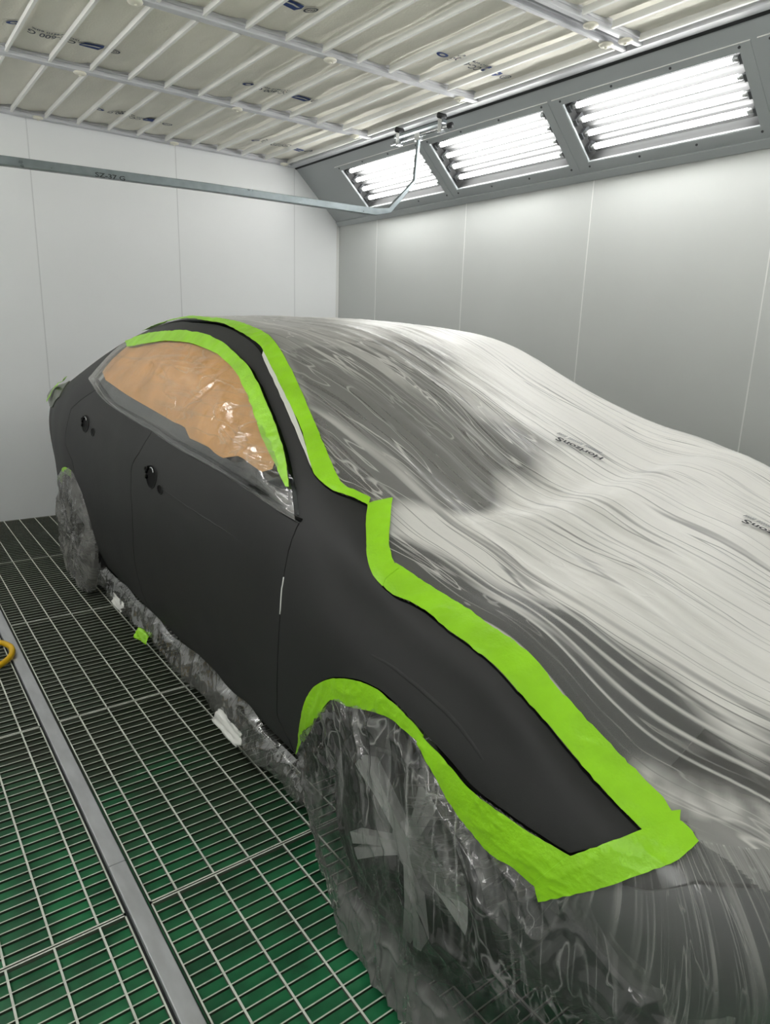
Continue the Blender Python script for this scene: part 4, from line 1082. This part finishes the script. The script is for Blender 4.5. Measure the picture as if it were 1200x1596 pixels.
def film_glare_density(p, st):
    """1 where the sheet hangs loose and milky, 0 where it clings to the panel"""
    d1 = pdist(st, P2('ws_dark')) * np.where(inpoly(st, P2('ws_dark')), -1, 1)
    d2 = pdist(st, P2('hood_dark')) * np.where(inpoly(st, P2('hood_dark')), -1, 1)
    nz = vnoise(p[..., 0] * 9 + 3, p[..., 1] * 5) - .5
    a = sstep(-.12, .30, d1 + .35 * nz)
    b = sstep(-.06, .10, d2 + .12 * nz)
    d = np.minimum(np.maximum(a, .17), b)  # white reflection of the lights, painted in outside the dark outlines
    # roof: painted reflection fades out on the near half
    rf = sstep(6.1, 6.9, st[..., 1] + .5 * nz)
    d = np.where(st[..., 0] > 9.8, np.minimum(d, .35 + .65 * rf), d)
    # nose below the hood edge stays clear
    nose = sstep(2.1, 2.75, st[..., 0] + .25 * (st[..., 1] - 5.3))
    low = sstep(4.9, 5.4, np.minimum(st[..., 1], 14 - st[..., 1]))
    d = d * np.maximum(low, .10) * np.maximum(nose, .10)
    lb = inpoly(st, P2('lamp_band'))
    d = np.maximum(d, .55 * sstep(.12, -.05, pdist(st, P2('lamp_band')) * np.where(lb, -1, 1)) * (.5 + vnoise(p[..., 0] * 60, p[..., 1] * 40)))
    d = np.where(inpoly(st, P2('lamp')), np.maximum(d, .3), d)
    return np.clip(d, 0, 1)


ns, nt_ = 520, 400
fs_, ft_ = np.linspace(0.0, 13.3, ns), np.linspace(.05, 12.2, nt_)
gs, gt = np.meshgrid(fs_, ft_, indexing='ij')
st = np.stack([gs, gt], -1)
nrm, _, _ = frame_at(gs, gt)
base = S(gs, gt)
cut = np.array(resample(fend_cut, .4))
inside = inpoly(st, cut)
dist = pdist(st, cut)
dn = film_glare_density(base, st)
edge = sstep(0, .8, dist)
off = (.003 + .004 * edge) + .125 * loose(gs, gt) + wrink(base, .0045 - .001 * dn) * (.25 + .75 * edge)
fp = base + nrm * off[..., None]
keep = ~inside
idx = np.arange(gs.size).reshape(gs.shape)
fc = np.stack([idx[:-1, :-1], idx[:-1, 1:], idx[1:, 1:], idx[1:, :-1]], -1)
kf = (keep[:-1, :-1] & keep[1:, :-1] & keep[1:, 1:] & keep[:-1, 1:])
fc = fc[kf]


def film_obj(name, verts, faces, uvc, dens, mat, uv2=None, sel=None):
    used = np.unique(faces.ravel())
    mp = -np.ones(len(verts), int); mp[used] = np.arange(len(used))
    me = bpy.data.meshes.new(name)
    nf = len(faces)
    me.vertices.add(len(used)); me.vertices.foreach_set('co', verts[used].astype(np.float32).ravel())
    me.loops.add(nf * 4); me.loops.foreach_set('vertex_index', mp[faces].astype(np.int32).ravel())
    me.polygons.add(nf); me.polygons.foreach_set('loop_start', (np.arange(nf) * 4).astype(np.int32))
    me.update(calc_edges=True)
    uv = me.uv_layers.new(name='flow')
    uq = uvc[faces]
    if uv2 is not None: uq = np.where(sel[:, None, None], uv2[faces], uq)
    uv.data.foreach_set('uv', uq.astype(np.float32).ravel())
    at = me.attributes.new('dens', 'FLOAT', 'POINT')
    at.data.foreach_set('value', dens[used].astype(np.float32))
    me.polygons.foreach_set('use_smooth', [True] * nf)
    me.validate()
    return link(name, me, mat)


warp = .11 * (vnoise(base[..., 0] * 2 + 5, base[..., 1] * 1.6 + 3) - .5) + .05 * (vnoise(base[..., 0] * 5 + 15, base[..., 1] * 3.4 + 9) - .5)
flow = np.stack([base[..., 1] - .35 * base[..., 2], warp + base[..., 0] + .16 * base[..., 1] + .35 * np.where(gt < 5, base[..., 2], base[..., 2] * .2)], -1)
rel = base - np.array([.97, .60, .72])
rr_ = np.linalg.norm(rel, axis=-1)
fan = np.stack([rr_ * 1.6, np.arctan2(rel[..., 0] - .55 * rel[..., 1], -rel[..., 2] + .25) * 1.25 + .2 * rr_], -1)
sel = ((gt < 5.0) & (gs < 4.7))[:-1, :-1][kf]
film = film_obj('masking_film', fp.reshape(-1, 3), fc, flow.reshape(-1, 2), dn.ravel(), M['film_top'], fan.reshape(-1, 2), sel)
cal = film.data.attributes.new('calm', 'FLOAT', 'POINT')
cal.data.foreach_set('value', (.6 * ((gt < 5.0) & (gs < 4.7))).ravel()[np.unique(fc.ravel())].astype(np.float32))
tag(film, 'large translucent plastic sheet draped over hood, windscreen, roof and nose', 'plastic film')


def film_print(x0, y0, ang, parts):
    """lettering printed on the loose sheet"""
    cx, sx = math.cos(ang), math.sin(ang)
    s, t = inv_xy(x0, y0)
    for body, size, dx, dy, shear, m in parts:
        v, f = text_mesh(body, size, shear, size * .028)
        pts = []
        for q in v:
            a, b = q[0] + dx, q[1] + dy
            px, py = x0 + a * cx - b * sx, y0 + a * sx + b * cx
            s, t = inv_xy(px, py, s, t, 3)
            n, _, _ = frame_at(np.array([s]), np.array([t]))
            o_ = .007 + .125 * float(loose(np.array(s), np.array(t))) + .008
            pts.append(S(s, t) + n[0] * o_)
        link('printed_letters', mesh_from('printed_letters', pts, f), m, film)


for (x0, y0, ang) in ((1.865, 1.355, 124), (1.985, .775, 112)):
    film_print(x0, y0, math.radians(ang), [('Horizon', .036, 0, 0, .35, M['marker']), ('S', .040, .122, -.002, .35, M['marker']), ('///////// //////// /////', .020, .01, -.034, .3, M['ink_grey'])])


# ------------------------------------------------------------------ wheel and sill film
def spl(P, n):
    P = np.array(P, float)
    d = np.concatenate([[0], np.cumsum(np.linalg.norm(np.diff(P, axis=0), axis=1))])
    d /= d[-1]
    u = np.linspace(0, 1, n)
    Q = np.concatenate([[2 * P[0] - P[1]], P, [2 * P[-1] - P[-2]]])
    o = []
    for q in u:
        i = min(np.searchsorted(d, q, side='right') - 1, len(P) - 2); i = max(i, 0)
        w = (q - d[i]) / max(d[i + 1] - d[i], 1e-9)
        o.append(cr(np.array(w)) @ Q[i:i + 4])
    return np.array(o)


def grid_film(name, rowsP, nu, nv, amp, mat, dens_fn, label, uvs=(1, 1), seed=0., fine=.1):
    R_ = [spl(r, nu) for r in rowsP]
    R_ = np.array(R_)                                   # rows, nu, 3
    G = np.array([spl(R_[:, i], nv) for i in range(nu)])   # nu, nv, 3
    du = np.gradient(G, axis=0); dv = np.gradient(G, axis=1)
    n = np.cross(du, dv); n /= np.maximum(np.linalg.norm(n, axis=-1, keepdims=True), 1e-9)
    if (n[..., 0].mean()) > 0: n = -n
    U, V = np.meshgrid(np.linspace(0, 1, nu), np.linspace(0, 1, nv), indexing='ij')
    a = U * uvs[0]; b = V * uvs[1]
    w = ridge(b * 2 + seed, a * 5 + 1.5 * vnoise(a * 3 + seed, b * 4)) ** 2 + .45 * ridge(b * 4 + seed, a * 13 + 2 * vnoise(a * 5, b * 6 + seed)) ** 3 + .5 * ridge(a * 6 + b * 5 + seed, b * 8 - a * 4) ** 3 + 1.0 * vnoise(a * 3 + seed, b * 3) + fine * ridge(a * 26 + seed, b * 18) ** 3
    env = np.minimum(1, np.minimum(V, 1 - V * .8) * 8 + .15)
    G = G + n * (amp * (w - .8) * env)[..., None]
    G[..., 2] = np.maximum(G[..., 2], .004)
    idx = np.arange(nu * nv).reshape(nu, nv)
    fc = np.stack([idx[:-1, :-1], idx[:-1, 1:], idx[1:, 1:], idx[1:, :-1]], -1).reshape(-1, 4)
    fl = np.stack([b * 1.0, a * 1.0], -1)
    o = film_obj(name, G.reshape(-1, 3), fc, fl.reshape(-1, 2), dens_fn(U, V, G).ravel(), mat)
    tag(o, label, 'plastic film')
    return o


est = O['atape_in'][::-1] + O['ltape_out'][::-1]
est = np.array(est)
en, _, _ = frame_at(est[:, 0], est[:, 1])
ep = S(est[:, 0], est[:, 1])
edge_line = [(.90, 1.50, .24)] + [tuple(q) for q in ep] + [(.93, .47, .46), (1.02, .36, .45)]
top = [(x + .012, y, z + .030) for (x, y, z) in edge_line]
edge_line = [(x + .004, y, z + .006) for (x, y, z) in edge_line]
m1 = [(0.872, 1.5, 0.206), (0.845, 1.46, 0.258), (0.828, 1.41, 0.344), (0.81, 1.35, 0.404), (0.793, 1.27, 0.447), (0.788, 1.18, 0.469), (0.788, 1.09, 0.473), (0.783, 1.0, 0.464), (0.778, 0.91, 0.447), (0.773, 0.83, 0.421), (0.778, 0.75, 0.396), (0.798, 0.66, 0.378), (0.833, 0.56, 0.361), (0.888, 0.45, 0.353), (0.978, 0.34, 0.353)]
m2 = [(0.868, 1.49, 0.2), (0.838, 1.43, 0.22), (0.809, 1.38, 0.26), (0.788, 1.32, 0.29), (0.772, 1.24, 0.31), (0.767, 1.15, 0.315), (0.764, 1.05, 0.31), (0.762, 0.96, 0.3), (0.76, 0.88, 0.28), (0.762, 0.8, 0.26), (0.777, 0.71, 0.24), (0.802, 0.61, 0.22), (0.837, 0.51, 0.21), (0.882, 0.41, 0.2), (0.962, 0.32, 0.2)]
m3 = [(0.866, 1.48, 0.16), (0.836, 1.4, 0.13), (0.807, 1.34, 0.12), (0.785, 1.27, 0.11), (0.767, 1.19, 0.1), (0.76, 1.1, 0.1), (0.757, 1.01, 0.1), (0.754, 0.93, 0.1), (0.754, 0.85, 0.1), (0.762, 0.77, 0.1), (0.782, 0.67, 0.09), (0.812, 0.57, 0.09), (0.847, 0.48, 0.09), (0.892, 0.38, 0.09), (0.962, 0.3, 0.09)]
bot = [(.866, 1.47, .13), (.842, 1.38, .06), (.82, 1.29, .012), (.79, 1.20, .006), (.768, 1.12, .006), (.757, 1.03, .006), (.75, .95, .006), (.744, .87, .006), (.742, .79, .006), (.75, .71, .006), (.78, .60, .006), (.82, .50, .006), (.86, .42, .006), (.91, .34, .006), (.98, .26, .006)]
wf = grid_film('wheel_film', [top, edge_line, m1, m2, m3, bot], 260, 190, .013, M['film_wheel'],
               lambda U, V, G: np.clip(.02 + .62 * sstep(.66, .84, V) + .40 * sstep(.26, .08, U) * sstep(.25, .5, V) + .12 * sstep(.58, .75, vnoise(U * 9, V * 5)), 0, .75),  # hem darkened for bunched film and the shade under the car
               'clear crumpled plastic sheet hanging over the front wheel to the floor', (3.0, 1.4), 4.)


def arc(cy, cz, r, x, n=22, a0=-.35, a1=math.pi + .35, fl=0):
    return [(x, cy + r * math.cos(a), max(cz + r * math.sin(a), fl)) for a in np.linspace(a1, a0, n)]


ry, rz = ARR[0], ARR[1]
full = lambda r, x, zl: [(x, ry + r * math.cos(a), max(rz + r * math.sin(a), zl)) for a in np.linspace(-.5 * math.pi, 1.5 * math.pi, 40)]
rw = grid_film('wheel_film', [full(.36, .845, .02), full(.335, .812, .015), full(.25, .80, .03), full(.13, .803, .05), full(.02, .806, .05)], 220, 80, .012, M['film_sill'],
               lambda U, V, G: np.clip(.30 + .7 * (vnoise(U * 30, V * 4) - .25) + .25 * sstep(.35, .0, G[..., 2]), 0, 1),
               'cloudy crumpled plastic bag wrapped around the rear wheel', (3.2, .8), 9.)

yy = np.linspace(1.46, 3.58, 34)
wv = lambda k, a: a * (vnoise(yy * 7 + k * 9.1, yy * 0 + k) - .5)
sill_rows = [[(.866, y, .212 + a) for y, a in zip(yy, wv(1, .035))],
             [(.852, y, .182 + a) for y, a in zip(yy, wv(2, .02))],
             [(.843 + b, y, .145 + a) for y, a, b in zip(yy, wv(3, .02), wv(4, .015))],
             [(.843 + b, y, .110 + a) for y, a, b in zip(yy, wv(5, .03), wv(6, .025))],
             [(.885 + b, y, .098 + a) for y, a, b in zip(yy, wv(7, .025), wv(8, .02))],
             [(.955, y, .13 + a) for y, a in zip(yy, wv(9, .02))]]
sf = grid_film('sill_film', sill_rows, 420, 60, .009, M['film_rocker'],
               lambda U, V, G: np.clip(.0 + .75 * sstep(.42, .66, V) * sstep(.35, .6, vnoise(U * 12, V * 2)) + .2 * sstep(.62, .8, vnoise(U * 40, V * 6)), 0, 1),
               'crumpled plastic film strip tucked along the sill under the doors', (6.0, .7), 15.)


def scrap(name, c, size, mat, label, cat, seed, tilt=(0, 0, 0)):
    n = 12
    gx, gy = np.meshgrid(np.linspace(-.5, .5, n), np.linspace(-.5, .5, n), indexing='ij')
    h = .25 * (vnoise(gx * 5 + seed, gy * 5) - .5) + .12 * (ridge(gx * 9 + seed, gy * 7) - .5)
    wob = 1 + .35 * (vnoise(gx * 3 + seed * 2, gy * 3 + seed) - .5)
    P = np.stack([gx * wob * size[0], gy * wob * size[1], h * min(size)], -1)
    Rm = np.array(Matrix.Rotation(tilt[2], 3, 'Z') @ Matrix.Rotation(tilt[1], 3, 'Y') @ Matrix.Rotation(tilt[0], 3, 'X'))
    P = P.reshape(-1, 3) @ Rm.T + np.array(c)
    idx = np.arange(n * n).reshape(n, n)
    fc = np.stack([idx[:-1, :-1], idx[:-1, 1:], idx[1:, 1:], idx[1:, :-1]], -1).reshape(-1, 4)
    o = link(name, mesh_from(name, P, fc), mat, None, True)
    md = o.modifiers.new('thick', 'SOLIDIFY'); md.thickness = .0015
    return tag(o, label, cat)


scrap('tape_scrap', (.832, 2.83, .095), (.05, .075), M['tape'], 'small crumpled lime tape scrap sticking out below the sill film', 'tape', 3.3, (.2, -.9, .3))  # the two white patches below are painted glints of the sill film
scrap('glint_patch', (.826, 1.93, .115), (.05, .20), M['white_paint'], 'white patch for a bright reflection on the sill film near the front wheel', 'paper', 8.1, (0, -1.15, .0))
scrap('glint_patch', (.828, 3.17, .13), (.045, .16), M['white_paint'], 'white patch for a bright reflection on the sill film near the rear wheel', 'paper', 5.7, (0, -1.15, .0))

# ------------------------------------------------------------------ window masking
def crumple(amp, sc, seed):
    def fn(p, V):
        a = p[:, 1] * sc; b = (p[:, 2] * 1.3 + p[:, 0] * .5) * sc
        return amp * (1.2 * ridge(a * 2.2 + b * 1.6 + seed, b * 1.1 - a * .5) ** 1.5 + .5 * ridge(a * 5 + seed, b * 5 - a * 2) ** 2 + .6 * vnoise(a * 3, b * 3 + seed) - 1.0)
    return fn


pp_ = panel('masking_paper', O['paper'], M['kraft'], None, off=.010, thick=.001, step=.03, disp=lambda p, V: crumple(.020, 2.1, 3.)(p, V) * sstep(.0, .3, pdist(V, P2('paper'))))
tag(pp_, 'crumpled brown kraft paper covering the side window', 'paper')
wfm = panel('window_film', O['dlo'] + O['belt'][::-1], M['film_window'], None, off=.016, thick=.0008, step=.04, gap=.001,
            disp=lambda p, V: (.022 + crumple(.007, 3.5, 11.)(p, V)) * sstep(0, .35, pdist(V, np.array(O['dlo'] + O['belt'][::-1]))), dens=lambda p, V: np.clip(-.1 + .8 * sstep(12.5, 13.1, V[:, 0]) + .2 * (vnoise(p[:, 1] * 9, p[:, 2] * 9) - .5), 0, 1))
tag(wfm, 'clear crumpled plastic film over the papered side window', 'plastic film')


def tdisp(amp=.0030, sc=20):
    return lambda p, V: amp * (ridge(p[:, 1] * sc + p[:, 2] * 9 + 40, (p[:, 0] + p[:, 2]) * sc * .8 + 70) ** 3 + .5 * ridge(p[:, 1] * 47 - p[:, 0] * 30 + 200, p[:, 2] * 55 + 90) ** 3 + .4 * vnoise(p[:, 0] * 60, p[:, 1] * 60))


def tape(poly, label, off=.004, name='masking_tape', step=.03):
    o = panel(name, poly, M['tape'], None, off=off, thick=.0012, step=step, disp=tdisp())
    return tag(o, label, 'tape', 'lime masking tape strips')


rt_in, rt_out = O['rtape_in'], O['rtape_out']
tape([(13.3, 5.32), (12.6, 5.30), (12.1, 5.27)] + [p for p in rt_out[::-1] if p[0] < 12.0] + rt_in[::-1] + [(12.6, 5.05), (13.3, 5.06)], 'long lime tape strip from the roof rail down beside the windscreen', .0085)
tape(O['ctape'], 'short lime tape piece at the windscreen base corner above the fender', .0095)
tape(O['htape_in'] + O['htape_out'], 'long lime tape strip along the hood edge of the black fender', .0085)
tape(O['ttape'], 'lime tape strip across the pointed front end of the fender', .011)
tape(O['ltape_in'] + O['ltape_out'], 'lime tape strip below the fender point, next to the front wheel film', .0095)
tape(O['atape_out'] + O['atape_in'], 'lime tape strip folded around the top of the front wheel arch', .002)
tape(O['wtape_out'] + O['wtape_in'], 'curved lime tape strip along the top edge of the side window paper', .021, step=.04)
tape([(14.52, 4.18), (14.9, 4.28), (15.4, 4.36), (15.4, 4.26), (14.9, 4.18), (14.54, 4.10)], 'thin lime tape strip around the upper edge of the tail lamp', .030)
tape([(14.62, 3.95), (14.95, 3.9), (15.3, 3.5), (15.2, 3.42), (14.85, 3.78), (14.6, 3.85)], 'thin lime tape strip across the lower part of the tail lamp', .036)
a0 = [inv_yz(ARR[0] + .35 * math.cos(a), ARR[1] + .35 * math.sin(a), 14, 2) for a in np.linspace(1.75, .75, 9)]
a1 = [inv_yz(ARR[0] + .31 * math.cos(a), ARR[1] + .31 * math.sin(a), 14, 2) for a in np.linspace(.75, 1.75, 9)]
tape(a0 + a1, 'small lime tape piece at the top of the rear wheel arch', .002)

# ------------------------------------------------------------------ overhead cross bar with bent hanger and trolley
bar = tag(empty('overhead_bar', (3.0, 3.79, 2.1)), 'galvanised cross bar hanging under the ceiling with bent end arm', 'bar')
mb = MB()
sec = [(-.020, -.020), (.020, -.020), (.020, .020), (-.020, .020)]
path = [(XL + .5, 2.078), (.6, 2.096), (1.6, 2.118), (2.70, 2.126), (2.80, 2.146), (3.0, 2.345), (3.02, 2.60)]
hw = [1, 1, 1, 1, .8, .55, .5]
vv, ff = [], []
for i, (x, z) in enumerate(path):
    a = path[max(i - 1, 0)]; b = path[min(i + 1, len(path) - 1)]
    d = Vector((b[0] - a[0], b[1] - a[1])).normalized()
    for (dy, dn_) in sec:
        vv.append((x - d.y * dn_ * hw[i], 3.79 + dy * hw[i], z + d.x * dn_ * hw[i]))
for i in range(len(path) - 1):
    for j in range(4): ff.append((i * 4 + j, i * 4 + (j + 1) % 4, (i + 1) * 4 + (j + 1) % 4, (i + 1) * 4 + j))
ff += [(3, 2, 1, 0), tuple(len(vv) - 4 + j for j in range(4))]
bevel(mb.add(vv, ff).build('bar_tube', M['galv'], bar), .003)
v, f = text_mesh('SZ-37 G', .044, 0, .0008)
v = v * np.array([.95, .85, 1])
# handwritten mark, upside down to the camera side
pts = [(1.02 + q[0], 3.79 - .0208, 2.096 - .010 + q[1] * .75) for q in v]
link('marker_writing', mesh_from('marker_writing', pts, f), M['marker'], bar)
mb = MB()
mb.tube([(3.02, 3.50, 2.615), (3.02, 4.08, 2.615)], .010, 10)
mb.build('trolley_rod', M['chrome'], bar, True)
MB().box(3.005, 3.035, 3.54, 4.03, 2.640, 2.656).build('trolley_rail', M['galv'], bar)
for y in (3.57, 3.99):
    MB().box(3.004, 3.036, y - .018, y + .018, 2.592, 2.668).build('trolley_bracket', M['chrome'], bar)
    MB().lathe([(.0005, 2.99), (.016, 2.99), (.016, 3.045), (.0005, 3.045)], (0, y, 2.682), 'x', 14).build('trolley_wheel', M['gasket'], bar, True)
MB().tube([(3.02, 3.475, 2.615), (3.02, 3.505, 2.615)], .017, 12).build('rubber_stop', M['gasket'], bar, True)
MB().box(3.006, 3.034, 3.765, 3.815, 2.585, 2.630).build('arm_clamp', M['chrome'], bar)

# ------------------------------------------------------------------ yellow hose
hp = [(-.35, 3.62, .03), (-.1, 3.50, .012), (.12, 3.40, .012), (.25, 3.33, .018), (.33, 3.27, .018), (.368, 3.20, .018), (.366, 3.12, .018), (.33, 3.05, .018), (.26, 3.00, .016), (.1, 2.96, .012), (-.1, 2.98, .012), (-.35, 3.08, .012)]
hs_ = spl(hp, 70)
hose = MB().tube([tuple(p) for p in hs_], .0125, 12).build('air_hose', M['hose'], None, True)
tag(hose, 'yellow rubber air hose looped over the floor beam', 'hose')
